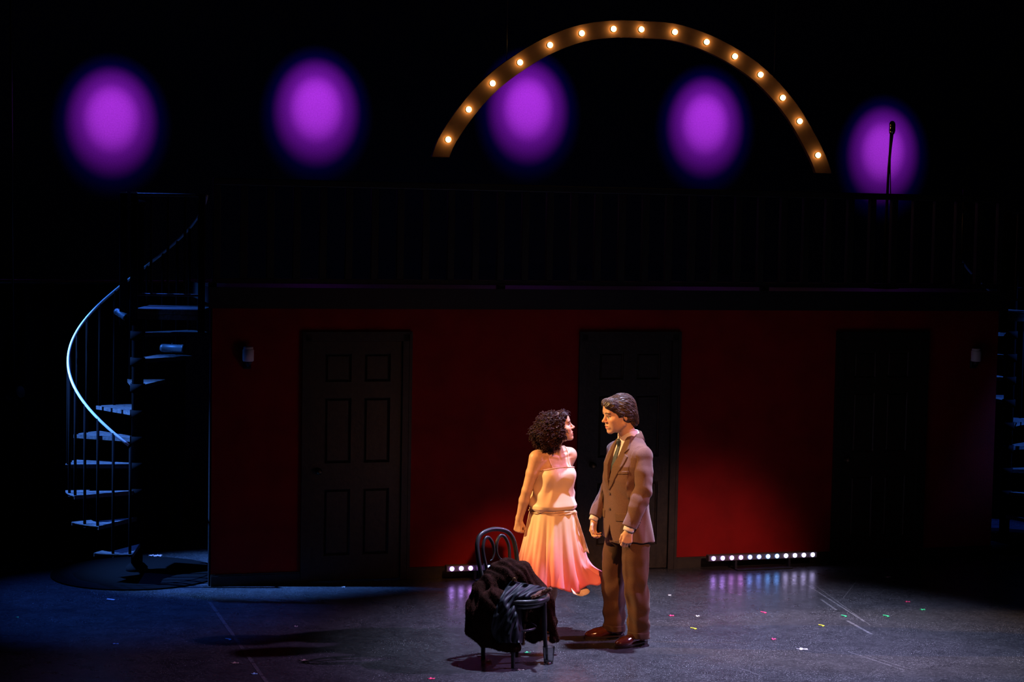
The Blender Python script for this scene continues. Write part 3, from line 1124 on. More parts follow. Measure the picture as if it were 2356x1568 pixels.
# ------------------------------------------------------------------ bentwood chair
CHA = math.radians(40.5)
chair = empty('bentwood_chair', (0.063, 12.285, 0), CHA, label='black bentwood chair with a scrolled back, draped with a fur coat', cat='chair')
M_CHAIR = mat('black lacquered wood', (0.016, 0.015, 0.014), 0.40, var=0.3, scale=15, coat=0.12, spec=0.45)
hoop = [(-0.150, 0.165, 0.0), (-0.156, 0.162, 0.22), (-0.158, 0.165, 0.45), (-0.166, 0.190, 0.60), (-0.170, 0.212, 0.70), (-0.160, 0.236, 0.79), (-0.112, 0.254, 0.846), (0, 0.262, 0.868)]
hoop = hoop + [(-x, y, z) for (x, y, z) in hoop[-2::-1]]
MB().tube(crom(hoop, 8), 0.0155, 12).build('back_hoop', M_CHAIR, chair, True)
for sx in (-1, 1):
    pts = [(0.082, 0.172, 0.455), (0.098, 0.193, 0.58), (0.114, 0.216, 0.69), (0.114, 0.230, 0.755), (0.090, 0.243, 0.808), (0.056, 0.248, 0.820), (0.025, 0.244, 0.788), (0.012, 0.237, 0.742), (0.015, 0.230, 0.700), (0.034, 0.224, 0.668), (0.056, 0.222, 0.660)]
    P = crom([(sx * x, y, z) for (x, y, z) in pts], 6)
    n = len(P)
    rr = [0.0115 if i < n * 0.62 else 0.0115 - 0.0085 * (i - n * 0.62) / (n * 0.38) for i in range(n)]
    MB().tube(P, rr, 10).build('back_scroll', M_CHAIR, chair, True)
MB().lathe([(0.0, 0.425), (0.185, 0.425), (0.208, 0.430), (0.212, 0.445), (0.208, 0.460), (0.196, 0.464), (0.186, 0.459), (0.10, 0.452), (0.0, 0.450)], 48, (0, -0.022, 0)).build('seat', M_CHAIR, chair, True)
MB().lathe([(0.172, 0.395), (0.188, 0.395), (0.188, 0.426), (0.172, 0.426), (0.172, 0.395)], 40).build('seat_ring', M_CHAIR, chair, True)
for sx in (-1, 1):
    MB().tube(crom([(sx * 0.138, -0.125, 0.43), (sx * 0.141, -0.132, 0.25), (sx * 0.146, -0.142, 0.10), (sx * 0.150, -0.150, 0.0)], 4), [0.018] * 5 + [0.015] * 4 + [0.0135] * 4, 12).build('front_leg', M_CHAIR, chair, True)
ring = [(0.138 * math.cos(a), 0.138 * math.sin(a) + 0.008, 0.235) for a in np.linspace(0, 2 * PI, 41)]
MB().tube(ring, 0.009, 8, False).build('stretcher_ring', M_CHAIR, chair, True)

# ------------------------------------------------------------------ fur coat over the chair
CO = np.array([0.06, 12.46, 0.0])
cs = Sdf().frame()
cs.ell((-0.060, -0.14, 0.545), (0.155, 0.12, 0.15), 0.04)
cs.cap((0.03, -0.12, 0.58), (0.175, -0.13, 0.485), 0.085, 0.045, 0.05)
cs.ell((-0.03, -0.17, 0.475), (0.20, 0.20, 0.045), 0.04)
cs.chain([(-0.17, -0.20, 0.54), (-0.235, -0.22, 0.47), (-0.275, -0.25, 0.36), (-0.268, -0.26, 0.23)], [0.075, 0.072, 0.075, 0.072], 0.03)
cs.ell((-0.13, -0.335, 0.33), (0.155, 0.075, 0.20), 0.04)
cs.chain([(-0.262, -0.29, 0.215), (-0.20, -0.335, 0.185), (-0.10, -0.375, 0.158), (-0.012, -0.395, 0.155)], [0.045, 0.045, 0.045, 0.042], 0.04)
cs.ell((-0.03, -0.385, 0.26), (0.06, 0.045, 0.14), 0.04)
cs.chain([(0.19, -0.06, 0.455), (0.230, 0.00, 0.38), (0.246, 0.02, 0.24), (0.262, 0.02, 0.110)], [0.04, 0.034, 0.036, 0.036], 0.03)
cs.ell((0.13, 0.045, 0.27), (0.115, 0.03, 0.20), 0.03)
cs.disp(lambda p: 0.010 * np.sin(p[:, 0] * 34 + 3 * np.sin(p[:, 2] * 13)) * np.sin(p[:, 2] * 11 + p[:, 0] * 14) + 0.005 * np.sin(p[:, 0] * 75 + p[:, 2] * 50 + 4 * np.sin(p[:, 1] * 30)))
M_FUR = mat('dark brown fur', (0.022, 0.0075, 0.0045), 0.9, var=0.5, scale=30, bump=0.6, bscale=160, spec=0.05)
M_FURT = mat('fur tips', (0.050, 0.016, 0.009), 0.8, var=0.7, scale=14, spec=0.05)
M_SATIN = mat('black satin lining', (0.008, 0.010, 0.014), 0.55, var=0.2, scale=10, spec=0.3)
Vc, Qc = polygonise(cs, 0.008)
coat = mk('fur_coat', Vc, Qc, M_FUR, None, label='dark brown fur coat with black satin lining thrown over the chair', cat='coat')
coat.location = tuple(CO)


def drape(px, py, off=0.006, fall=12.1):
    """point of the coat surface seen at a pixel, in coat coordinates"""
    d = ray(px, py)
    Y = np.arange(11.95, 12.75, 0.004)
    P = CAM + d[None] * Y[:, None] - CO
    sd = cs(P)
    k = np.argmax(sd < off) if (sd < off).any() else int((fall - 11.95) / 0.004)
    return P[k]


rows = [((1176, 1334), (1262, 1350)), ((1164, 1350), (1246, 1358)), ((1152, 1370), (1226, 1369)), ((1144, 1388), (1215, 1386)), ((1138, 1406), (1211, 1404)),
        ((1132, 1425), (1208, 1422)), ((1130, 1443), (1205, 1442)), ((1134, 1460), (1203, 1460)), ((1145, 1476), (1201, 1478))]
rowp = crom([np.array([*a, 0.0]) for a, b in rows], 5), crom([np.array([*b, 0.0]) for a, b in rows], 5)
nr, nc = len(rowp[0]), 34
G = np.zeros((nr, nc, 3))
for i in range(nr):
    for j in range(nc):
        u = j / (nc - 1)
        q = rowp[0][i] * (1 - u) + rowp[1][i] * u
        G[i, j] = drape(q[0], q[1])
for _ in range(4):        # let the cloth bridge small hollows
    G[1:-1, 1:-1] = 0.2 * (G[1:-1, 1:-1] + G[:-2, 1:-1] + G[2:, 1:-1] + G[1:-1, :-2] + G[1:-1, 2:])
ii, jj = np.meshgrid(np.arange(nr) / nr, np.arange(nc) / nc, indexing='ij')
fold = 0.0065 * np.sin(jj * 19 - ii * 9 + 1.5 * np.sin(ii * 7)) + 0.006 * np.sin(jj * 37 + ii * 15) + 0.004 * np.sin(ii * 34 + jj * 20)
fold *= np.minimum(1, np.minimum(jj, 1 - jj) * 8)
G[:, :, 1] -= 0.016 + fold
G[:, :, 2] += 0.3 * fold
v, f = grid_mesh(G)
lin = mk('satin_lining', v, f, M_SATIN, coat, label='glossy black satin lining in folds')
sm = lin.modifiers.new('thickness', 'SOLIDIFY')
sm.thickness = 0.004
ss_ = lin.modifiers.new('smooth', 'SUBSURF')
ss_.levels = ss_.render_levels = 1
# roll of fur along the open edge, its lit look put into lighter colours
edge = [(1266, 1352), (1246, 1359), (1226, 1370), (1216, 1384), (1211, 1404), (1208, 1424), (1204, 1450), (1203, 1476)]
ep = crom([drape(*q) + np.array([0, -0.034, 0]) for q in edge], 5)
fe = Sdf()
fe.chain([tuple(p) for p in ep], [0.011 + 0.003 * math.sin(i * 1.3) for i in range(len(ep))], 0.006)
Ve, Qe = polygonise(fe, 0.005)
trim_o = mk('fur_edge', Ve, Qe, mat('lit brown fur', (0.11, 0.035, 0.012), 0.7, var=0.6, scale=60, bump=0.5, bscale=200), coat, label='fur edging of the lining, coloured as if lit')
gold = MB()
for (px, py, a) in ((1182, 1331, 0.6), (1202, 1474, -0.5)):
    c = drape(px, py) + np.array([0, -0.02, 0])
    gold.tube(crom([c + np.array([-0.012, 0, -0.012]), c + np.array([-0.004, -0.006, 0.008]), c + np.array([0.01, -0.004, 0.004 + 0.01 * a]), c + np.array([0.014, 0, -0.012])], 5), 0.0028, 6)
gold.build('clasp', mat('brass clasp', (0.6, 0.38, 0.12), 0.3, 0.9), coat, True)


def fur_blades(V, Q, count, length, width, keep=None):
    tri = Q[RNG.integers(0, len(Q), count)]
    w = RNG.dirichlet((1, 1, 1, 1), count)
    p = (V[tri] * w[:, :, None]).sum(1)
    nrm = np.cross(V[tri[:, 1]] - V[tri[:, 0]], V[tri[:, 2]] - V[tri[:, 0]])
    nrm /= np.linalg.norm(nrm, axis=1)[:, None] + 1e-12
    if keep is not None:
        k = keep(p)
        p, nrm = p[k], nrm[k]
    n = len(p)
    d = nrm * 0.6 + np.array([0, 0, -0.8]) + RNG.normal(0, 0.32, (n, 3))
    d /= np.linalg.norm(d, axis=1)[:, None]
    L = length * RNG.uniform(0.6, 1.3, n)[:, None]
    sd = np.cross(d, nrm + RNG.normal(0, 0.4, (n, 3)))
    sd /= np.linalg.norm(sd, axis=1)[:, None] + 1e-12
    a, b, c = p - sd * width - nrm * 0.003, p + sd * width - nrm * 0.003, p + d * L
    return np.stack([a, b, c], 1).reshape(-1, 3), np.arange(3 * n).reshape(n, 3)


lin_pts = G.reshape(-1, 3)


def off_lining(p):
    # leave the satin free of hair: drop roots that lie just behind it
    ok = np.ones(len(p), bool)
    for c in range(0, len(p), 4000):
        q = p[c:c + 4000]
        d = np.abs(q[:, None, [0, 2]] - lin_pts[None, :, [0, 2]]).max(2)
        near = (d < 0.012).any(1) & (q[:, 1] < -0.05)
        ok[c:c + 4000] = ~near
    return ok


v, f = fur_blades(Vc, Qc, 85000, 0.0085, 0.0010, off_lining)
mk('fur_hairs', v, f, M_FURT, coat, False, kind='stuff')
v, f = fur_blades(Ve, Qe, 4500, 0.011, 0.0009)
mk('fur_hairs', v, f, mat('lit fur tips', (0.22, 0.08, 0.03), 0.5, var=0.6, scale=40), trim_o, False, kind='stuff')  # edge hairs take a brighter, lit copy of the tip colour

# ------------------------------------------------------------------ tumbler on the floor
gp = on_floor(1262, 1525)
gm = bpy.data.materials.new('clear glass')
gm.use_nodes = True
gb = gm.node_tree.nodes['Principled BSDF']
gb.inputs['Transmission Weight'].default_value = 1.0
gb.inputs['Roughness'].default_value = 0.02
gb.inputs['IOR'].default_value = 1.48
nzg = gm.node_tree.nodes.new('ShaderNodeTexNoise')
nzg.inputs['Scale'].default_value = 120
bpg = gm.node_tree.nodes.new('ShaderNodeBump')
bpg.inputs['Strength'].default_value = 0.08
gm.node_tree.links.new(nzg.outputs['Fac'], bpg.inputs['Height'])
gm.node_tree.links.new(bpg.outputs['Normal'], gb.inputs['Normal'])
gl = MB().lathe([(0.0, 0.001), (0.030, 0.001), (0.0325, 0.006), (0.041, 0.112), (0.0405, 0.1145), (0.0385, 0.1145), (0.0375, 0.112), (0.0300, 0.022), (0.024, 0.014), (0.0, 0.012)], 32)
gl.build('drinking_glass', gm, None, True, label='clear glass tumbler standing on the floor by the chair leg', cat='glass').location = (gp[0], gp[1], 0)
# ------------------------------------------------------------------ people


def poly2d(P, x, z):
    """signed distance to a polygon in x,z"""
    P = np.asarray(P, float)
    n = len(P)
    d = np.full(len(x), 1e9)
    s = np.ones(len(x))
    for i in range(n):
        a, b = P[i], P[i - 1]
        e = b - a
        wx, wz = x - a[0], z - a[1]
        t = np.clip((wx * e[0] + wz * e[1]) / (e @ e), 0, 1)
        bx, bz = wx - e[0] * t, wz - e[1] * t
        d = np.minimum(d, bx * bx + bz * bz)
        c1, c2, c3 = z >= a[1], z < b[1], e[0] * wz > e[1] * wx
        s = np.where((c1 & c2 & c3) | (~c1 & ~c2 & ~c3), -s, s)
    return s * np.sqrt(d)


def add_head(s, o, R, sc, fem=0.0):
    s.frame(o, R, sc)
    j = 1.0 - 0.10 * fem
    s.ell((0, 0.020, 0.028), (0.077, 0.094, 0.088), 0.02)
    s.ell((0, -0.030, -0.008), (0.066 * (1 - 0.04 * fem), 0.066, 0.098), 0.03)
    s.ell((0, -0.036, -0.070), (0.050 * j, 0.050, 0.044), 0.02)
    for sx in (-1, 1):
        s.cap((sx * 0.055 * j, 0.0, -0.062), (sx * 0.016, -0.076, -0.100), 0.017 * j, 0.014, 0.02)
        s.ell((sx * 0.044, -0.066, -0.022), (0.024, 0.022, 0.018), 0.02)
    for sx in (-1, 1):
        s.ell((sx * 0.034, -0.050, -0.050), (0.028, 0.033, 0.036), 0.03)
    s.ell((0, -0.080, -0.099), (0.019, 0.019, 0.017), 0.015)
    s.cap((-0.036, -0.083, 0.026), (0.036, -0.083, 0.026), 0.012 - 0.003 * fem, 0.012 - 0.003 * fem, 0.02)
    s.ell((0, -0.070, 0.055), (0.050, 0.026, 0.034), 0.03)
    # sockets, eyeballs, lids
    for sx in (-1, 1):
        s.ell((sx * 0.031, -0.102, 0.001), (0.018, 0.016, 0.0105), 0.012, op='s')
    s.cap((0, -0.090, 0.014), (0, -0.113, -0.022), 0.0075, 0.0098, 0.012)
    s.ell((0, -0.1160, -0.0245), (0.0100, 0.0105, 0.0088), 0.008)
    for sx in (-1, 1):
        s.ell((sx * 0.0110, -0.105, -0.0295), (0.0080, 0.0105, 0.0070), 0.006)
        s.ell((sx * 0.031, -0.080, 0.0), (0.0130, 0.0130, 0.0130), 0.002)
        s.cap((sx * 0.020, -0.0905, 0.0065), (sx * 0.043, -0.084, 0.0055), 0.0034, 0.003, 0.003)
        s.cap((sx * 0.021, -0.0905, -0.0075), (sx * 0.042, -0.085, -0.006), 0.003, 0.0028, 0.003)
    # mouth
    s.ell((0, -0.088, -0.065), (0.030, 0.014, 0.022), 0.014)
    s.ell((0, -0.0985, -0.0575), (0.022, 0.0075, 0.0062), 0.005)
    s.ell((0, -0.0965, -0.0735), (0.019, 0.0080, 0.0068), 0.005)
    s.ell((0, -0.104, -0.0655), (0.021, 0.013, 0.0036), 0.003, op='s')
    # ears
    for sx in (-1, 1):
        s.ell((sx * 0.078, 0.016, -0.008), (0.008, 0.020, 0.031), 0.006, R=rotz(sx * 0.35))
        s.ell((sx * 0.084, 0.012, -0.002), (0.006, 0.010, 0.016), 0.004, op='s')
    s.frame()


def add_hand(s, w, d, n, sc=1.0, curl=(0.5, 0.9, 0.5), thumb='rest', side=1):
    d = np.asarray(d, float)
    d /= np.linalg.norm(d)
    n = np.asarray(n, float)
    n = n - d * (n @ d)
    n /= np.linalg.norm(n)
    t = np.cross(n, d) * side
    s.frame(w, np.stack([t, n, d], 1), sc)
    s.cap((0, 0, -0.02), (0.0, 0, 0.02), 0.024, 0.024, 0.02)
    for x0, x1, z1 in ((0.014, 0.028, 0.084), (0.005, 0.010, 0.089), (-0.005, -0.010, 0.086), (-0.013, -0.027, 0.078)):
        s.cap((x0, 0, 0.015), (x1, -0.002, z1), 0.0155, 0.0115, 0.012)
    fb = [(0.029, 0.084, (0.041, 0.024, 0.019), 0.0092), (0.0095, 0.089, (0.045, 0.028, 0.020), 0.0095), (-0.0100, 0.086, (0.042, 0.026, 0.019), 0.0090), (-0.0285, 0.078, (0.033, 0.020, 0.017), 0.0080)]
    for i, (x, z, ls, r) in enumerate(fb):
        p = np.array([x, -0.001, z])
        a = 0.0
        for k, l in enumerate(ls):
            a += curl[k] * (1 + 0.06 * i)
            q = p + l * np.array([-x * 0.12, math.sin(a), math.cos(a)])
            s.cap(p, q, r * (1 - 0.07 * k), r * (1 - 0.07 * (k + 1)), 0.003)
            p = q
    if thumb == 'rest':
        tp = [(0.020, 0.004, 0.020), (0.040, 0.012, 0.047), (0.044, 0.022, 0.078), (0.040, 0.032, 0.100)]
    else:
        tp = [(0.020, 0.006, 0.020), (0.040, 0.020, 0.045), (0.036, 0.040, 0.072), (0.012, 0.050, 0.082)]
    for k in range(3):
        s.cap(tp[k], tp[k + 1], (0.0165, 0.0115, 0.0100)[k], (0.0115, 0.0100, 0.0085)[k], 0.010 if k == 0 else 0.003)
    s.frame()


def face_cols(o, R, sc, skin, lip, brow, shadow=None):
    o = np.asarray(o, float)

    def f(V):
        q = (V - o) @ R / sc
        c = np.tile(np.array(skin), (len(V), 1))
        c *= (1 + 0.06 * np.sin(V[:, :1] * 31) * np.sin(V[:, 2:] * 27))

        def blend(mask, col):
            m_ = np.clip(mask, 0, 1)[:, None]
            c[:] = c * (1 - m_) + np.array(col) * m_
        x, y, z = q[:, 0], q[:, 1], q[:, 2]
        ax = np.abs(x)
        fr = (y < -0.06) & (ax < 0.075) & (np.abs(z) < 0.13)
        blend(fr * np.clip(1.6 - 1.3 * np.hypot((ax - 0.03) / 0.030, (z + 0.028) / 0.022), 0, 0.35), (skin[0] * 0.95, skin[1] * 0.62, skin[2] * 0.55))
        blend(fr * (y < -0.086) * np.clip(2.6 - 2 * np.hypot(x / 0.023, (z + 0.0655) / 0.0115), 0, 1), lip)
        bz = 0.0245 + 0.006 * np.sin(np.clip((ax - 0.012) / 0.04, 0, 1) * PI)
        blend(fr * (y < -0.07) * (ax > 0.010) * (ax < 0.053) * np.clip(1.8 - np.abs(z - bz) / 0.0033, 0, 1), brow)
        ed = np.hypot(np.hypot(ax - 0.031, y + 0.080), z)
        eye = fr * (ed < 0.0139) * (np.abs(z) < 0.0065)
        blend(eye.astype(float), (0.62, 0.60, 0.58))
        blend(eye * (np.hypot(ax - 0.031, z) < 0.0058), (0.03, 0.018, 0.012))
        blend(fr * (ax > 0.016) * (ax < 0.048) * (y < -0.078) * np.clip(2 - np.abs(z - 0.0062) / 0.0018, 0, 1), (brow[0] * 0.5, brow[1] * 0.5, brow[2] * 0.5))
        if shadow is not None:
            blend(fr * (ax > 0.016) * (ax < 0.048) * (z > 0.006) * (z < 0.019) * 0.5, shadow)
        return c
    return f


def project(sdf, p, off, it=6):
    p = np.asarray(p, float).reshape(-1, 3).copy()
    for _ in range(it):
        d = sdf(p) - off
        g = np.stack([(sdf(p + e) - sdf(p - e)) / 0.004 for e in np.eye(3) * 0.002], 1)
        p -= d[:, None] * g / (np.sum(g * g, 1)[:, None] + 1e-6)
    return p


# ================================================================== the suited person
MPHI = math.radians(-62)
MO = np.array([0.8556, 12.9266, 0.0])
HO, HR, HS = np.array([-0.004, -0.100, 1.637]), rotz(math.radians(-7)) @ rotx(math.radians(10)), 1.06
M_SKIN = mat('skin', (0.6, 0.35, 0.25), 0.48, var=0.05, scale=60, attr='Col', sss=0.12, spec=0.4, bump=0.05, bscale=300)
WRL, WRR = np.array([0.212, -0.122, 0.865]), np.array([-0.170, -0.182, 0.885])
ELL, ELR = np.array([0.222, -0.022, 1.118]), np.array([-0.200, -0.045, 1.125])
SHL, SHR = np.array([0.172, 0.0, 1.375]), np.array([-0.172, -0.005, 1.375])
s = Sdf()
s.loft([(0.80, 0, 0, 0.135, 0.09), (1.0, 0, -0.02, 0.13, 0.09), (1.2, 0, -0.025, 0.15, 0.09), (1.36, 0, -0.02, 0.14, 0.07), (1.43, 0, -0.02, 0.06, 0.05)], 2.2, 0.03)
s.cap((-0.002, 0.004, 1.44), tuple(HO + HR @ np.array([0, 0.022, -0.05])), 0.060, 0.058, 0.03)
add_head(s, HO, HR, HS)
for (a, b, c, n, sd) in ((SHL, ELL, WRL, (-1, 0.45, 0), 1), (SHR, ELR, WRR, (1, 0.45, 0), -1)):
    s.chain([a, b, c], [0.045, 0.038, 0.026], 0.03)
    dd = np.array([-0.006 * sd, -0.012, -0.085])
    add_hand(s, c + dd * 0.25, dd, n, 0.98 if sd > 0 else 0.94, (0.62, 0.95, 0.5) if sd > 0 else (0.55, 0.85, 0.4), 'rest', sd)
for sx in (-1, 1):
    yo = 0.026 * sx
    s.chain([(sx * 0.085, 0, 0.84), (sx * 0.115, -0.025 + yo * 0.8, 0.46), (sx * 0.128, yo, 0.09)], [0.075, 0.05, 0.033], 0.03)
    s.cap((sx * 0.128, yo + 0.01, 0.062), (sx * 0.128, yo - 0.07, 0.050), 0.028, 0.022, 0.02)
V, Q = polygonise(s, 0.0034)
man = mk('person', V, Q, M_SKIN, None, True, face_cols(HO, HR, HS, (0.60, 0.35, 0.23), (0.50, 0.19, 0.15), (0.06, 0.035, 0.022))(V),
         label='person in a brown suit and dark tie facing left, arms hanging', cat='person')
man.location = tuple(MO)
man.rotation_euler = (0, 0, MPHI)

# hair, swept back from the brow and curling at the nape
hs = Sdf().frame(HO, HR, HS)
hs.ell((0, 0.026, 0.046), (0.086, 0.102, 0.090), 0.02)
hs.ell((0, 0.082, -0.018), (0.074, 0.046, 0.066), 0.03)
hs.ell((0, 0.096, -0.068), (0.058, 0.030, 0.030), 0.03)
for sx in (-1, 1):
    hs.ell((sx * 0.070, 0.030, 0.000), (0.021, 0.058, 0.042), 0.02)
    hs.cap((sx * 0.060, -0.055, 0.066), (sx * 0.078, -0.018, 0.012), 0.019, 0.012, 0.02)
    hs.cap((sx * 0.079, -0.012, 0.02), (sx * 0.074, -0.016, -0.028), 0.012, 0.006, 0.01)
hs.cap((-0.045, -0.062, 0.086), (0.048, -0.066, 0.088), 0.026, 0.027, 0.04)
hs.cap((0.02, -0.082, 0.088), (0.045, -0.100, 0.070), 0.018, 0.007, 0.03)
hs.frame(HO, HR, HS)
hs.ell((0, -0.095, -0.004), (0.069, 0.075, 0.072), 0.012, op='s')
hs.ell((0.084, -0.005, -0.022), (0.02, 0.030, 0.022), 0.008, op='s')
hs.frame()


def man_hair_grooves(p):
    q = (p - HO) @ HR / HS
    al = np.arctan2(q[:, 2] + 0.02, np.abs(q[:, 0]) + 0.02)
    return 0.0009 * np.sin(al * 37 + 2.6 * np.sin(q[:, 1] * 33 + q[:, 2] * 20) + 1.9 * np.sin(q[:, 0] * 50)) + 0.0004 * np.sin(al * 83 + 3 * np.sin(q[:, 1] * 45))


hs.disp(man_hair_grooves)
M_HAIRM = mat('brown hair', (0.034, 0.020, 0.013), 0.42, var=0.4, scale=50, spec=0.5)
V, Q = polygonise(hs, 0.0030)
hair = mk('hair', V, Q, M_HAIRM, man, label='dark brown hair swept back to the collar')
HP = V[RNG.integers(0, len(V), 1700)].copy()
hp_paths = [HP.copy()]
for k in range(8):
    q = (hp_paths[-1] - HO) @ HR / HS
    sidew = np.clip(np.abs(q[:, 0]) / 0.085, 0, 1)
    nape = np.clip((q[:, 1] - 0.05) / 0.06, 0, 1)
    fl = np.stack([0.35 * np.sin(q[:, 1] * 40 + q[:, 2] * 25) * 0.6, 0.9 - 0.8 * nape, -0.15 - 0.45 * sidew - 0.9 * nape + 0.35 * (q[:, 1] < -0.05)], 1)
    fl /= np.linalg.norm(fl, axis=1)[:, None]
    hp_paths.append(project(hs, hp_paths[-1] + (fl @ HR.T) * 0.0085, 0.0, 2))
HPA = np.stack(hp_paths, 1)
lift = RNG.uniform(0.0002, 0.0038, len(HP))
gr = np.stack([(hs(HP + e) - hs(HP - e)) for e in np.eye(3) * 0.002], 1)
gr /= np.linalg.norm(gr, axis=1)[:, None] + 1e-9
rs = np.random.default_rng(3)
for nm_, sel, mm in (('hair_strands', rs.random(len(HP)) < 0.7, mat('brown strands', (0.040, 0.023, 0.015), 0.45, var=0.5, scale=40, spec=0.4)),
                     ('hair_highlights', None, mat('lighter brown strands', (0.105, 0.062, 0.036), 0.42, var=0.4, scale=40, spec=0.5))):
    st = MB()
    if sel is None:
        sel = ~last
    last = sel
    for P, n_, l_ in zip(HPA[sel], gr[sel], lift[sel]):
        if np.linalg.norm(np.diff(P, axis=0), axis=1).max() > 0.02:
            continue
        u = np.linspace(0, 1, 9)
        st.tube(P + n_ * (l_ * np.sin(u * PI))[:, None], 0.0013 * np.sin(np.clip(u * 0.88 + 0.08, 0, 1) * PI) ** 0.6 + 0.0003, 4, False)
    st.build(nm_, mm, hair, True, kind='stuff')

# jacket
M_SUIT = mat('brown wool suit', (0.118, 0.061, 0.046), 0.85, var=0.12, scale=160, bump=0.12, bscale=420, spec=0.15, sheen=0.15)
JR = [(0.745, 0.0, 0.0, 0.218, 0.158), (0.85, 0.0, -0.008, 0.206, 0.150), (0.95, 0, -0.018, 0.194, 0.142), (1.05, 0, -0.026, 0.188, 0.136), (1.18, 0, -0.030, 0.200, 0.140), (1.28, 0, -0.025, 0.208, 0.130),
      (1.345, 0, -0.012, 0.206, 0.110), (1.395, 0, -0.004, 0.186, 0.096), (1.430, 0, 0.000, 0.146, 0.086), (1.462, 0, 0.004, 0.104, 0.076), (1.490, 0, 0.006, 0.076, 0.068)]


def vwid(z):
    return np.clip((z - 1.115) / (1.46 - 1.115), -1, 1.15) * 0.066


jk = Sdf()
jk.loft(JR, 2.3, 0.02)
for a in (SHL, SHR):
    jk.ell(tuple(a + np.array([-0.012 * np.sign(a[0]), 0, -0.010])), (0.054, 0.072, 0.058), 0.04)


def jfold(p):
    x, y, z = p.T
    fl = np.sin(x * 22 + z * 9) * np.sin(z * 17 + y * 12) * 0.0035
    arm = (np.abs(x) > 0.165)
    fl = fl + arm * 0.0035 * np.sin(z * 62 + x * 40 + 3 * np.sin(y * 30)) * np.exp(-((z - 1.10) / 0.09) ** 2)
    fl = fl + arm * 0.003 * np.sin(y * 55 + z * 16)
    return fl + 0.004 * np.exp(-((z - 1.08) / 0.05) ** 2) * np.sin(np.arctan2(y, x) * 7 + z * 30)


jk.disp(jfold)
jk.fn(lambda p: np.maximum(np.maximum(np.abs(p[:, 0] + 0.006) - vwid(p[:, 2]), p[:, 1] + 0.01), 1.10 - p[:, 2]), (-0.1, -0.2, 1.1), (0.1, 0, 1.5), 0.003, 's')
jk.fn(lambda p: np.maximum(np.abs(p[:, 0]) - np.clip((0.86 - p[:, 2]), 0, 1) ** 1.6 * 1.7, p[:, 1] + 0.02), (-0.12, -0.2, 0.7), (0.12, 0, 0.87), 0.003, 's')
jkin = [(z, cx, cy, a - 0.012, b - 0.012) for (z, cx, cy, a, b) in JR if z < 0.9]
jkin[0] = (0.70,) + jkin[0][1:]
jk.loft(jkin, 2.3, 0.003, 's')
V, Q = polygonise(jk, 0.0045)
jacket = mk('jacket', V, Q, M_SUIT, man, label='brown wool suit jacket')
for (a, b, c) in ((SHL, ELL, WRL), (SHR, ELR, WRR)):
    sd = 1 if a[0] > 0 else -1
    e = (c - b) / np.linalg.norm(c - b)
    slv = Sdf()
    rr = [0.064, 0.067, 0.065, 0.059, 0.050] if sd > 0 else [0.060, 0.054, 0.050, 0.047, 0.042]
    slv.ell(tuple(a + np.array([0.004 * sd, 0, -0.010])), (0.057, 0.074, 0.060), 0.03)
    slv.chain([a + np.array([0.006 * sd, 0, -0.03]), a * 0.5 + b * 0.5, b, b * 0.5 + c * 0.5, c + e * 0.02], rr, 0.02)
    slv.disp(jfold)
    slv.fn(lambda p, c=c, e=e: -((p - c) @ e), c - 0.2, c + 0.2, 0.002, 's')
    slv.cap(c - e * 0.03, c + e * 0.05, rr[-1] - 0.008, rr[-1] - 0.008, 0.002, 's')
    skin_obj('sleeve', slv, 0.0045, M_SUIT, jacket)
    for k in range(3 if sd > 0 else 0):
        q_ = project(slv, (c - e * (0.02 + 0.018 * k) + np.array([0.03, 0.06, 0]))[None], 0.001)[0]
        bs = Sdf()
        bs.ell(tuple(q_), (0.006, 0.006, 0.006), 0.001)
        skin_obj('button', bs, 0.002, mat('horn button', (0.05, 0.03, 0.02), 0.35), jacket)


def on_surface(name, base, off, region, lo, hi, m, parent, h=0.0035, **kw):
    q = Sdf()
    q.fn(lambda p: np.maximum(np.maximum(base(p) - off, -0.012 - base(p)), region(p)), lo, hi, 0.001)
    V_, Q_ = polygonise(q, h)
    return mk(name, V_, Q_, m, parent, True, **kw)


jb = Sdf()
jb.loft(JR, 2.3, 0.02)
jb.disp(jfold)
LAP = [(0.076, 1.492), (0.104, 1.440), (0.124, 1.402), (0.098, 1.372), (0.138, 1.352), (0.124, 1.285), (0.062, 1.165), (0.010, 1.100), (-0.004, 1.105), (0.030, 1.265), (0.052, 1.385), (0.058, 1.48)]
M_LAPEL = mat('brown wool lapel', (0.112, 0.062, 0.043), 0.85, var=0.12, scale=160, bump=0.12, bscale=420, spec=0.15)
for sx in (1, -1):
    on_surface('lapel', jb, 0.0075, lambda p, sx=sx: np.maximum(poly2d(LAP, sx * p[:, 0] + 0.003 * sx, p[:, 2]), p[:, 1] + 0.0), (-0.15, -0.2, 1.08), (0.15, 0.02, 1.51), M_LAPEL, jacket)
on_surface('breast_pocket', jb, 0.004, lambda p: np.maximum(poly2d([(0.075, 1.245), (0.165, 1.255), (0.167, 1.232), (0.076, 1.222)], p[:, 0], p[:, 2]), p[:, 1]), (0.05, -0.2, 1.2), (0.2, 0, 1.28), M_LAPEL, jacket)
for sx in (1, -1):
    on_surface('pocket_flap', jb, 0.005, lambda p, sx=sx: np.maximum(poly2d([(0.075, 0.945), (0.185, 0.955), (0.190, 0.900), (0.080, 0.888)], sx * p[:, 0], p[:, 2]), p[:, 1]), (-0.22, -0.2, 0.87), (0.22, 0, 0.98), M_LAPEL, jacket)
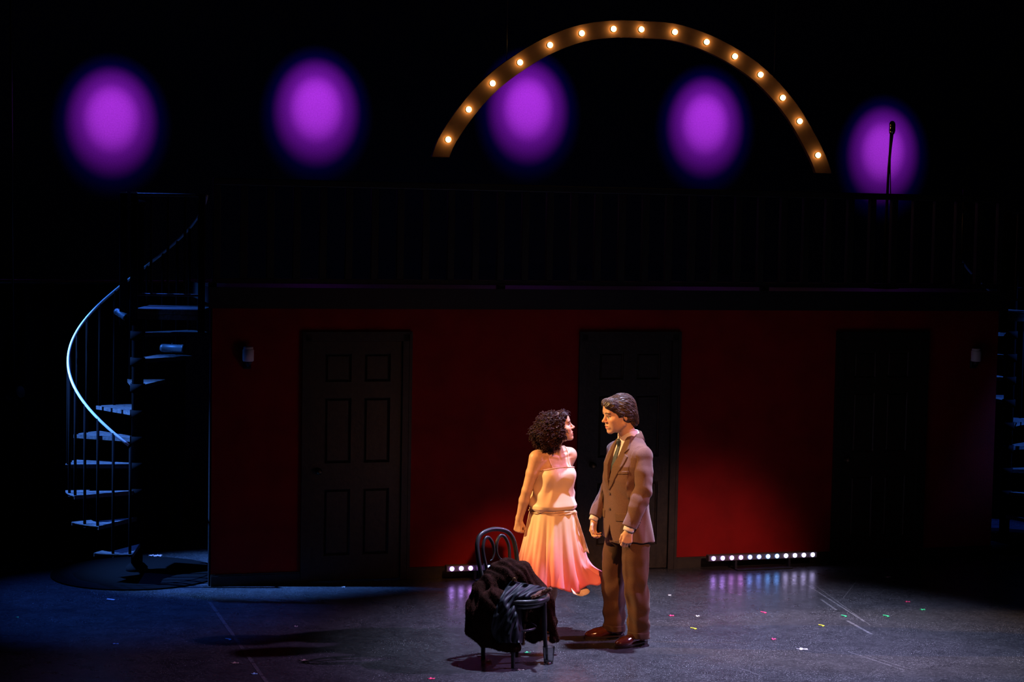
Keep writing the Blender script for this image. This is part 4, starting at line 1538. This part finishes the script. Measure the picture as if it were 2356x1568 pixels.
# collar wrapped round the back of the neck
G = []
for j, (r, z) in enumerate(((0.066, 1.470), (0.068, 1.500), (0.069, 1.514), (0.073, 1.512), (0.086, 1.484), (0.098, 1.452))):
    row = []
    for k in range(25):
        a = -0.35 + (PI + 0.7) * k / 24
        zz = z - 0.06 * max(0, -math.sin(a)) - 0.016 * (1 - math.sin(max(0, min(a, PI))))
        row.append((r * 1.06 * math.cos(a), 0.004 + r * 0.98 * math.sin(a), zz))
    G.append(row)
v, f = grid_mesh(np.array(G))
co = mk('collar', v, f, M_LAPEL, jacket)
co.modifiers.new('thickness', 'SOLIDIFY').thickness = 0.003
bt = MB()
p0 = project(jb, np.array([[0.004, -0.16, 1.075], [0.004, -0.16, 0.965]]), 0.002)
for q in p0:
    t_ = MB().lathe([(0.0, 0.0), (0.010, 0.0), (0.0105, 0.003), (0.007, 0.004), (0.0, 0.003)], 14)
    mk('button', [(q[0] + x, q[1] - z, q[2] + y) for (x, y, z) in t_.v], [tuple(reversed(k)) for k in t_.f], mat('horn button', (0.05, 0.03, 0.02), 0.35), jacket, True)

# shirt, cuffs, tie
M_SHIRT = mat('white shirt', (0.68, 0.62, 0.64), 0.75, var=0.04, scale=60, spec=0.2)
sh = Sdf()
sh.loft([(1.05, 0, -0.022, 0.15, 0.112), (1.18, 0, -0.026, 0.16, 0.116), (1.28, 0, -0.022, 0.165, 0.108), (1.345, 0, -0.014, 0.165, 0.100), (1.41, 0, -0.006, 0.125, 0.084), (1.46, 0, 0.0, 0.075, 0.068)], 2.2, 0.01)
shirt = skin_obj('shirt', sh, 0.006, M_SHIRT, man, label='white dress shirt')
nk0, nk1 = np.array([-0.002, 0.002, 1.456]), np.array([-0.004, -0.020, 1.522])
G = []
for (r, u) in ((0.066, 0.0), (0.0655, 0.45), (0.066, 0.95), (0.069, 0.98), (0.078, 0.45), (0.088, -0.12)):
    row = []
    for k in range(41):
        a = -PI / 2 + 0.12 + (2 * PI - 0.24) * k / 40
        c = nk0 + (nk1 - nk0) * u
        fr = max(0.0, -math.sin(a))
        drop = 0.050 * fr ** 2
        if u < 0.5 and r > 0.07:
            drop += 0.042 * fr ** 4
        row.append((c[0] + r * math.cos(a), c[1] + r * 1.03 * math.sin(a), c[2] - drop))
    G.append(row)
v, f = grid_mesh(np.array(G))
mk('shirt_collar', v, f, M_SHIRT, shirt).modifiers.new('thickness', 'SOLIDIFY').thickness = 0.0025
for (b, c) in ((ELL, WRL), (ELR, WRR)):
    e = (c - b) / np.linalg.norm(c - b)
    k_ = 1.0 if c[0] > 0 else 0.82
    P = [c - e * 0.03, c + e * 0.018, c + e * 0.031]
    v, f = tube_arrays(P, [0.040 * k_, 0.039 * k_, 0.0375 * k_], 24, False)
    mk('shirt_cuff', v, f, M_SHIRT, shirt, True).modifiers.new('thickness', 'SOLIDIFY').thickness = 0.003
M_TIE = mat('dark teal patterned tie', (0.030, 0.046, 0.058), 0.5, var=0.9, scale=240, spec=0.4)
tie = on_surface('tie', sh, 0.009, lambda p: np.maximum(poly2d([(-0.020, 1.435), (0.014, 1.435), (0.012, 1.405), (0.024, 1.30), (0.036, 1.12), (0.006, 1.06), (-0.042, 1.10), (-0.028, 1.30), (-0.017, 1.405)], p[:, 0], p[:, 2]), p[:, 1]), (-0.05, -0.2, 1.05), (0.05, 0, 1.45), M_TIE, man, 0.003, label='dark patterned necktie')
kn = Sdf()
kq = project(sh, np.array([[-0.003, -0.09, 1.428]]), 0.010)[0]
kn.cap(kq + np.array([0, -0.002, 0.016]), kq + np.array([0, -0.002, -0.016]), 0.019, 0.012, 0.01)
skin_obj('tie_knot', kn, 0.003, M_TIE, tie)

# trousers
tr = Sdf()
tr.loft([(0.72, 0, 0.005, 0.170, 0.122), (0.84, 0, 0.0, 0.168, 0.118), (0.98, 0, -0.012, 0.155, 0.105)], 2.2, 0.03)
LEGL = [(0.098, 0.006, 0.80), (0.110, -0.004, 0.62), (0.120, -0.006, 0.46), (0.128, 0.022, 0.26), (0.129, 0.028, 0.03)]
LEGR = [(-0.098, -0.004, 0.80), (-0.110, -0.034, 0.62), (-0.120, -0.046, 0.46), (-0.127, -0.030, 0.26), (-0.127, -0.022, 0.03)]
for lg in (LEGL, LEGR):
    tr.chain(lg, [0.102, 0.094, 0.086, 0.079, 0.077], 0.03)


def tfold(p):
    x, y, z = p.T
    sx = np.sign(x)
    ax = np.abs(x) - 0.125
    an = np.arctan2(y, ax)
    low = np.clip((0.75 - z) / 0.2, 0, 1)
    f_ = 0.009 * np.sin(z * 30 + 1.7 * np.sin(an * 2 + sx) + sx) * np.exp(-((z - 0.40) / 0.14) ** 2)
    f_ += 0.007 * np.sin(z * 48 + an * 2.0 + 2 * sx) * np.exp(-((z - 0.16) / 0.09) ** 2)
    f_ += 0.003 * np.sin(an * 6 + z * 7)
    return low * f_ - 0.006 * low * np.exp(-((an + PI / 2) / 0.13) ** 2)


tr.disp(tfold)
tr.fn(lambda p: p[:, 2] - 0.052 + 0.05 * (p[:, 1] - 0.0), (-0.4, -0.3, -0.2), (0.4, 0.3, 0.06), 0.002, 's')
for lg in (LEGL, LEGR):
    tr.cap(lg[-1], (lg[-1][0], lg[-1][1], 0.10), 0.068, 0.062, 0.004, 's')
M_TROUS = mat('brown wool trousers', (0.078, 0.037, 0.021), 0.85, var=0.12, scale=160, bump=0.12, bscale=420, spec=0.15, sheen=0.1)
V, Q = polygonise(tr, 0.0045)
trous = mk('trousers', V, Q, M_TROUS, man, label='wide brown suit trousers with turn-ups')
for lg in (LEGL, LEGR):
    on_surface('turn_up', tr, 0.0045, lambda p, lg=lg: np.maximum(np.maximum(p[:, 2] - 0.098 + 0.05 * p[:, 1], 0.054 - 0.05 * p[:, 1] - p[:, 2]), np.abs(p[:, 0] - lg[-1][0]) - 0.11), (lg[-1][0] - 0.11, -0.12, 0.04), (lg[-1][0] + 0.11, 0.12, 0.11), M_TROUS, trous, 0.004)


def shoe(name, parent, loc, yaw, m, msole):
    R = rotz(yaw)
    q = Sdf().frame(loc, R)
    q.ell((0, -0.150, 0.036), (0.044, 0.075, 0.030), 0.02)
    q.cap((0, -0.13, 0.042), (0, -0.04, 0.062), 0.036, 0.036, 0.03)
    q.ell((0, 0.035, 0.052), (0.036, 0.048, 0.046), 0.03)
    q.cap((0, -0.03, 0.07), (0, 0.03, 0.10), 0.036, 0.036, 0.03)
    q.frame()
    q.fn(lambda p: p[:, 2] - 0.020, np.array(loc) - 0.3, (loc[0] + 0.3, loc[1] + 0.3, 0.021), 0.002, 's')
    o = skin_obj(name, q, 0.0035, m, parent, label='polished oxblood leather shoe')
    out = []
    for k in range(36):
        a = 2 * PI * k / 36
        y = -0.075 + 0.155 * math.sin(a) if True else 0
        wd = 0.047 if y < -0.02 else 0.040
        wd = np.interp(y, [-0.23, -0.13, -0.03, 0.03, 0.08], [0.040, 0.049, 0.040, 0.040, 0.040])
        out.append((wd * math.copysign(abs(math.cos(a)) ** 0.75, math.cos(a)), y))
    n = len(out)
    v = [tuple(np.array(loc) + R @ np.array([x, y, 0.012 + (0.004 if y < -0.18 else 0)])) for x, y in out] + [tuple(np.array(loc) + R @ np.array([x, y, 0.024])) for x, y in out]
    f = [tuple(range(n - 1, -1, -1)), tuple(range(n, 2 * n))] + [(i, (i + 1) % n, (i + 1) % n + n, i + n) for i in range(n)]
    mb = MB().add(v, f)
    hl = [(x * 0.98, y) for x, y in out if y > 0.005]
    hl.sort(key=lambda t: math.atan2(t[1] - 0.03, t[0]))
    n = len(hl)
    v = [tuple(np.array(loc) + R @ np.array([x, y, 0.0])) for x, y in hl] + [tuple(np.array(loc) + R @ np.array([x, y, 0.013])) for x, y in hl]
    mb.add(v, [tuple(range(n - 1, -1, -1)), tuple(range(n, 2 * n))] + [(i, (i + 1) % n, (i + 1) % n + n, i + n) for i in range(n)])
    v = [tuple(np.array(loc) + R @ np.array([x * 0.9, min(y, -0.05), 0.0])) for x, y in out if y < -0.05]
    n = len(v)
    v = v + [tuple(np.array(q_) + np.array([0, 0, 0.013])) for q_ in v]
    mb.add(v, [tuple(range(n - 1, -1, -1)), tuple(range(n, 2 * n))] + [(i, (i + 1) % n, (i + 1) % n + n, i + n) for i in range(n)])
    mb.build('sole', msole, o)
    lc = MB()
    for k in range(4):
        y = -0.055 - 0.014 * k
        pts = [np.array(loc) + R @ np.array([x, y, 0.12]) for x in (-0.014, -0.005, 0.005, 0.014)]
        pts = [np.array([p_[0], p_[1], 0.098 - 0.009 * k - 0.06 * (abs(i - 1.5) - 0.5) * 0.04]) for i, p_ in enumerate(pts)]
        lc.tube(project(q, pts, 0.001), 0.0018, 5)
    lc.build('laces', mat('dark lace', (0.02, 0.008, 0.006), 0.6), o, True)
    return o


M_OX = mat('oxblood leather', (0.085, 0.016, 0.010), 0.16, var=0.25, scale=20, coat=0.5, spec=0.6)
M_SOLE = mat('dark sole', (0.025, 0.014, 0.010), 0.5)
shoe('shoe', man, (0.129, 0.030, 0), math.radians(12), M_OX, M_SOLE)
shoe('shoe', man, (-0.127, -0.024, 0), math.radians(-10), M_OX, M_SOLE)

# ================================================================== the person in the peach dress
WPHI = math.radians(38)
WO = np.array([0.3158, 13.1485, 0.0])
FO, FR, FS = np.array([-0.014, -0.060, 1.514]), rotz(math.radians(54)) @ rotx(math.radians(-13)), 0.95
RSH, REL, RWR = np.array([-0.158, 0.004, 1.288]), np.array([-0.205, 0.045, 1.055]), np.array([-0.208, 0.122, 0.842])
LSH, LEL, LWR = np.array([0.158, 0.004, 1.293]), np.array([0.165, 0.110, 1.075]), np.array([0.120, 0.150, 0.870])
s = Sdf()
s.loft([(0.78, 0, 0.005, 0.150, 0.110), (0.88, 0, 0.0, 0.150, 0.108), (1.00, 0, -0.005, 0.120, 0.088), (1.12, 0, -0.008, 0.130, 0.096), (1.21, 0, -0.004, 0.142, 0.094), (1.28, 0, 0.004, 0.140, 0.078), (1.325, 0, 0.008, 0.085, 0.055)], 2.2, 0.03)
for sx in (-1, 1):
    s.ell((sx * 0.062, -0.078, 1.165), (0.062, 0.046, 0.058), 0.04)
    s.cap((sx * 0.030, 0.008, 1.345), (sx * 0.150, 0.006, 1.302), 0.036, 0.042, 0.04)
    s.cap((sx * 0.016, -0.068, 1.292), (sx * 0.130, -0.030, 1.318), 0.0085, 0.009, 0.016)       # collarbone
s.cap((0, 0.004, 1.30), tuple(FO + FR @ np.array([0, 0.020, -0.055])), 0.049, 0.048, 0.035)
s.cap((0.010, -0.055, 1.305), tuple(FO + FR @ np.array([-0.045, 0.012, -0.045])), 0.009, 0.013, 0.02)   # neck muscle
add_head(s, FO, FR, FS, 1.0)
s.chain([RSH, (RSH * 0.55 + REL * 0.45), REL, REL * 0.65 + RWR * 0.35, RWR], [0.049, 0.043, 0.036, 0.038, 0.0245], 0.035)
s.chain([LSH, (LSH * 0.55 + LEL * 0.45), LEL, LEL * 0.65 + LWR * 0.35, LWR], [0.049, 0.043, 0.036, 0.038, 0.0245], 0.035)
dd = RWR - REL
add_hand(s, RWR + dd / np.linalg.norm(dd) * 0.015, (-0.05, 0.05, -1), (1, 0.45, 0), 0.90, (1.25, 1.55, 0.9), 'fist', -1)
dd = LWR - LEL
add_hand(s, LWR + dd / np.linalg.norm(dd) * 0.015, dd, (-1, 0.3, 0), 0.90, (0.5, 0.8, 0.4), 'rest', 1)
LG = [[(0.070, 0.0, 0.80), (0.065, 0.03, 0.47), (0.060, 0.08, 0.27), (0.055, 0.105, 0.085)], [(-0.070, 0.0, 0.80), (-0.046, 0.03, 0.47), (-0.034, 0.062, 0.27), (-0.030, 0.075, 0.085)]]
for lg in LG:
    s.chain(lg, [0.080, 0.050, 0.050, 0.031], 0.03)
    a = np.array(lg[-1])
    s.cap(a + np.array([0, 0.012, -0.02]), a + np.array([-0.055, -0.083, -0.045]), 0.027, 0.022, 0.02)
    s.cap(a + np.array([-0.05, -0.075, -0.045]), a + np.array([-0.08, -0.12, -0.058]), 0.024, 0.016, 0.02)
V, Q = polygonise(s, 0.0034)
wbody = s
woman = mk('person', V, Q, M_SKIN, None, True, face_cols(FO, FR, FS, (0.62, 0.36, 0.22), (0.45, 0.06, 0.07), (0.05, 0.02, 0.016), (0.30, 0.10, 0.10))(V),
           label='person with a dark curly bob in a peach and pink strap dress, facing right', cat='person')
woman.location = tuple(WO)
woman.rotation_euler = (0, 0, WPHI)

# curly bob
ws = Sdf().frame(FO, FR, FS)
ws.ell((0, 0.040, 0.036), (0.098, 0.110, 0.090), 0.02)
ws.ell((0, 0.110, -0.020), (0.108, 0.098, 0.082), 0.04)
ws.ell((0, 0.098, -0.080), (0.098, 0.080, 0.066), 0.03)
ws.ell((0, 0.085, -0.125), (0.070, 0.055, 0.040), 0.03)
for sx in (-1, 1):
    ws.ell((sx * 0.084, 0.004, -0.035), (0.026, 0.044, 0.058), 0.02)
    ws.ell((sx * 0.074, -0.030, 0.050), (0.024, 0.028, 0.034), 0.02)
    ws.ell((sx * 0.040, -0.060, 0.088), (0.040, 0.032, 0.026), 0.02)
ws.ell((0, -0.112, -0.018), (0.066, 0.068, 0.088), 0.010, op='s')
ws.frame()
ws.disp(lambda p: 0.006 * np.sin(p[:, 0] * 95 + 2 * np.sin(p[:, 2] * 60)) * np.sin(p[:, 1] * 88 + 1.5 * np.sin(p[:, 0] * 70)) * np.sin(p[:, 2] * 90 + 1) * 2.2)
M_HAIRW = mat('dark reddish brown hair', (0.020, 0.0065, 0.006), 0.6, var=0.4, scale=40, spec=0.3)
Vh, Qh = polygonise(ws, 0.0045)
whair = mk('hair', Vh, Qh, M_HAIRW, woman, label='voluminous dark brown curly bob')
tri = Qh[RNG.integers(0, len(Qh), 2000)]
cp = Vh[tri].mean(1)
cn = np.cross(Vh[tri[:, 1]] - Vh[tri[:, 0]], Vh[tri[:, 2]] - Vh[tri[:, 0]])
cn /= np.linalg.norm(cn, axis=1)[:, None] + 1e-12
HV, HF, off = [], [], 0
fwd_w = FR @ np.array([0, -1.0, 0])
for p, n in zip(cp, cn):
    q = (p - FO) @ FR / FS
    if q[1] < -0.046 and q[2] < 0.070:
        continue
    dwn = np.array([0, 0, -1.0]) + 0.5 * RNG.normal(0, 0.5, 3) - fwd_w * 0.35
    t = dwn - n * (dwn @ n)
    t /= np.linalg.norm(t) + 1e-9
    b = np.cross(n, t)
    L, rr, turns, ph = RNG.uniform(0.026, 0.048), RNG.uniform(0.005, 0.010), RNG.uniform(1.0, 1.9), RNG.uniform(0, 6.28)
    uu = np.linspace(0, 1, 12)
    C = p + np.outer(uu * L, t) + np.outer(rr * np.cos(uu * turns * 6.28 + ph), b) + np.outer(0.5 * rr * np.sin(uu * turns * 6.28 + ph) + 0.002, n)
    th = RNG.uniform(0.0014, 0.0030)
    vv, ff = tube_arrays(C, th * np.sin(np.clip(uu * 0.9 + 0.08, 0, 1) * PI) ** 0.5 + 0.0003, 4, False)
    HV += vv
    HF += [tuple(i + off for i in k) for k in ff]
    off += len(vv)
mk('hair_curls', HV, HF, mat('brown curls', (0.030, 0.009, 0.009), 0.65, var=0.7, scale=22, spec=0.15), whair, kind='stuff')
pin = Sdf()
pq = project(ws, FO + FR @ (np.array([-0.11, 0.012, 0.012]) * FS), 0.008)[0]
pin.ell(tuple(pq), (0.006, 0.006, 0.0045), 0.002)
skin_obj('hair_pin', pin, 0.002, mat('rhinestone', (0.9, 0.9, 0.95), 0.08, 0.6), whair)

# dress bodice, bloused over the hips
BR = [(0.905, 0, 0.004, 0.160, 0.128), (0.925, 0, 0.002, 0.178, 0.146), (0.945, 0, 0.0, 0.181, 0.149), (0.985, 0, -0.002, 0.170, 0.138), (1.05, 0, -0.004, 0.156, 0.124), (1.12, 0, -0.008, 0.151, 0.120), (1.18, 0, -0.008, 0.150, 0.116), (1.25, 0, -0.004, 0.142, 0.100)]
bd = Sdf()
bd.loft(BR, 2.2, 0.02)
for sx in (-1, 1):
    bd.ell((sx * 0.064, -0.082, 1.160), (0.066, 0.052, 0.062), 0.05)


def bfold(p):
    x, y, z = p.T
    a = np.arctan2(y, x)
    lowf = np.clip((1.17 - z) / 0.12, 0, 1)
    f_ = 0.0050 * np.sin(a * 3 + z * 30 + 1.8 * np.sin(z * 13 + a * 2)) * lowf
    f_ += 0.0030 * np.sin(a * 6 - z * 26 + 2.5 * np.sin(a * 3 + 1)) * np.sin(a * 2 + z * 12) * lowf
    return f_


bd.disp(bfold)
bd.fn(lambda p: (1.222 + 0.010 * np.cos(np.clip(p[:, 0] * 9, -PI, PI)) - 0.25 * np.maximum(0, np.abs(p[:, 0]) - 0.09) - p[:, 2]) * 1.0, (-0.3, -0.3, 1.19), (0.3, 0.3, 1.4), 0.003, 's')
M_DRESS = bpy.data.materials.new('peach dip-dyed silk')
M_DRESS.use_nodes = True
nt = M_DRESS.node_tree
pb = nt.nodes['Principled BSDF']
tc = nt.nodes.new('ShaderNodeTexCoord')
sep = nt.nodes.new('ShaderNodeSeparateXYZ')
nt.links.new(tc.outputs['Object'], sep.inputs[0])
nz = nt.nodes.new('ShaderNodeTexNoise')
nz.inputs['Scale'].default_value = 7
nt.links.new(tc.outputs['Object'], nz.inputs['Vector'])
mth = nt.nodes.new('ShaderNodeMath')
mth.operation = 'MULTIPLY_ADD'
mth.inputs[1].default_value = 0.16
nt.links.new(nz.outputs['Fac'], mth.inputs[0])
nt.links.new(sep.outputs['Z'], mth.inputs[2])
rp = nt.nodes.new('ShaderNodeValToRGB')
nt.links.new(mth.outputs[0], rp.inputs['Fac'])
el = rp.color_ramp.elements
el[0].position, el[0].color = 0.42, (0.78, 0.14, 0.17, 1)
el[1].position, el[1].color = 0.90, (0.78, 0.55, 0.36, 1)
e2 = rp.color_ramp.elements.new(0.62)
e2.color = (0.80, 0.29, 0.26, 1)
e3 = rp.color_ramp.elements.new(0.76)
e3.color = (0.82, 0.48, 0.36, 1)
nt.links.new(rp.outputs['Color'], pb.inputs['Base Color'])
pb.inputs['Roughness'].default_value = 0.5
pb.inputs['Sheen Weight'].default_value = 0.2
pb.inputs['Specular IOR Level'].default_value = 0.4
V, Q = polygonise(bd, 0.0045)
bod = mk('dress_bodice', V, Q, M_DRESS, woman, label='peach silk bodice bloused over a low waist')
M_STRAP = mat('peach trim', (0.80, 0.52, 0.34), 0.5, var=0.06)
for sx in (-1, 1):
    for k, (yo, xo) in enumerate(((0.0, 0.0),)):
        pts = [(sx * 0.088, -0.125, 1.222), (sx * 0.092, -0.095, 1.27), (sx * 0.098, -0.055, 1.33), (sx * 0.100, 0.0, 1.37), (sx * 0.098, 0.06, 1.33), (sx * 0.092, 0.09, 1.24), (sx * 0.088, 0.11, 1.20)]
        P = project(wbody, crom(pts, 5), 0.0025)
        P[0] = project(bd, P[:1], 0.001)[0]
        v, f = tube_arrays(P, 0.0034, 8, True)
        mk('strap', v, f, M_STRAP, bod, True)
P = []
for k in range(49):
    a = 2 * PI * k / 48
    x, y = 0.16 * math.cos(a), 0.13 * math.sin(a)
    P.append((x, y, 1.0))
P = np.array(P)
P[:, 2] = 1.219 + 0.010 * np.cos(np.clip(P[:, 0] * 9, -PI, PI)) - 0.25 * np.maximum(0, np.abs(P[:, 0]) - 0.09)
for _ in range(8):
    z = P[:, 2].copy()
    P = project(bd, P - np.array([0, 0, 0.004]), 0.001, 1)
    P[:, 2] = z
v, f = tube_arrays(P, 0.0032, 6, False)
mk('neckline_binding', v, f, M_STRAP, bod, True)

# skirt, built in stage axes (x right, y upstage) and turned into the figure's frame
RI = rotz(-WPHI)
nz_, na = 40, 200
th = np.linspace(0, 2 * PI, na, endpoint=False)
zz = np.linspace(0, 1, nz_)
G = np.zeros((nz_, na, 3))
for i, t in enumerate(zz):
    z = 0.905 - t * 0.545
    rx = np.interp(t, [0, 0.1, 0.28, 0.68, 1.0], [0.160, 0.172, 0.190, 0.238, 0.262])
    ry = np.interp(t, [0, 0.1, 0.28, 0.68, 1.0], [0.140, 0.150, 0.165, 0.200, 0.225])
    pl = (0.002 + 0.016 * t) * np.sin(th * 15 + 2.2 * np.sin(th * 2 + 0.5) + 0.8 * np.sin(t * 4)) + 0.008 * t * np.sin(th * 29 + t * 3 + 1)
    kick = np.exp(-((np.angle(np.exp(1j * (th + 0.22)))) / 0.46) ** 2) * np.clip((t - 0.60) / 0.40, 0, 1) ** 1.7
    gap = np.exp(-((np.angle(np.exp(1j * (th + 0.95)))) / 0.22) ** 2) * t ** 2
    cx = 0.0 + 0.018 * t
    G[i, :, 0] = cx + (rx + pl) * np.cos(th) + 0.165 * kick
    G[i, :, 1] = (ry + pl) * np.sin(th) - 0.02 * kick
    hem = 0.012 * np.sin(th * 3 + 0.6) + 0.010 * np.sin(th * 7)
    G[i, :, 2] = z + t ** 4 * hem + kick * (0.078 + 0.028 * np.sin(th * 24)) - 0.012 * gap
G = G @ RI.T
v, f = grid_mesh(G, True)
skirt = mk('skirt', v, f, M_DRESS, woman, label='pleated peach skirt dyed pink toward the kicked-up hem')
skirt.modifiers.new('thickness', 'SOLIDIFY').thickness = 0.003
# pale slip edge below the hem
G = np.zeros((8, 24, 3))
for i in range(8):
    for j in range(24):
        a = -1.05 + 0.62 * j / 23
        t = i / 7
        r = 0.235 + 0.006 * math.sin(j * 0.4) + 0.060 * t ** 2
        G[i, j] = (0.010 + r * math.cos(a), 0.86 * r * math.sin(a), 0.43 - 0.095 * t - 0.026 * math.sin(PI * j / 23) * t)
v, f = grid_mesh(G @ RI.T)
mk('slip_hem', v, f, mat('cream slip silk', (0.85, 0.68, 0.52), 0.5, var=0.05), skirt).modifiers.new('thickness', 'SOLIDIFY').thickness = 0.002
# sash and its hanging end
M_SASH = mat('tan sash silk', (0.60, 0.38, 0.22), 0.45, var=0.15, scale=20)
G = np.zeros((9, 96, 3))
for i in range(9):
    for j in range(96):
        a = 2 * PI * j / 96
        t = i / 8
        tw = 0.004 * math.sin(a * 5 + t * 9) + 0.003 * math.sin(a * 3 - t * 12)
        r = 1 + 0.02 * math.sin(PI * t)
        G[i, j] = ((0.163 + tw) * r * math.cos(a), (0.140 + tw) * r * math.sin(a), 0.913 - 0.032 * t + 0.006 * math.sin(a - 2.2))
v, f = grid_mesh(G @ RI.T, True)
sash = mk('sash', v, f, M_SASH, woman, label='tan silk sash tied at the right hip')
sash.modifiers.new('thickness', 'SOLIDIFY').thickness = 0.004
kn = Sdf()
kc = RI @ np.array([0.160, -0.045, 0.893])
kn.ell(tuple(kc), (0.017, 0.017, 0.020), 0.01)
kn.cap(kc, kc + RI @ np.array([0.012, 0, -0.03]), 0.012, 0.009, 0.01)
skin_obj('sash_knot', kn, 0.004, M_SASH, sash)
for (dx, dy, ln_, w_) in ((0.085, -0.02, 0.275, 0.017), (0.055, 0.02, 0.21, 0.014)):
    G = np.zeros((24, 6, 3))
    for i in range(24):
        t = i / 23
        c = np.array([0.166 + dx * t, -0.050 + dy * t - 0.015 * math.sin(t * 6), 0.888 - ln_ * t])
        for j in range(6):
            u = j / 5 - 0.5
            ww = w_ * (0.5 + 0.9 * t)
            G[i, j] = c + np.array([u * 2 * ww * 0.85, -u * 2 * ww * 0.4 + 0.006 * math.sin(t * 14 + u * 5), -abs(u) * 0.02 * t])
    v, f = grid_mesh(G @ RI.T)
    mk('sash_end', v, f, M_SASH, sash).modifiers.new('thickness', 'SOLIDIFY').thickness = 0.002
# low-heeled strap shoes
M_TSHOE = mat('tan leather', (0.35, 0.18, 0.09), 0.35, var=0.1)
for lg in LG:
    a = np.array(lg[-1])
    q = Sdf()
    q.cap(a + np.array([0, 0.016, -0.035]), a + np.array([-0.011, -0.017, -0.045]), 0.031, 0.029, 0.02)
    q.cap(a + np.array([-0.047, -0.070, -0.052]), a + np.array([-0.083, -0.124, -0.061]), 0.029, 0.021, 0.03)
    q.cap(a + np.array([0, 0.0, -0.050]), a + np.array([-0.060, -0.092, -0.066]), 0.024, 0.020, 0.02)
    q.cap(a + np.array([-0.016, -0.025, 0.02]), a + np.array([-0.033, -0.050, -0.012]), 0.034, 0.026, 0.01, 's')
    q.cap(a + np.array([0, 0.028, -0.045]), (a[0], a[1] + 0.030, 0.008), 0.016, 0.012, 0.01)
    q.fn(lambda p: p[:, 2] - 0.002, a - 0.3, (a[0] + 0.3, a[1] + 0.3, 0.003), 0.001, 's')
    skin_obj('shoe', q, 0.004, M_TSHOE, woman)
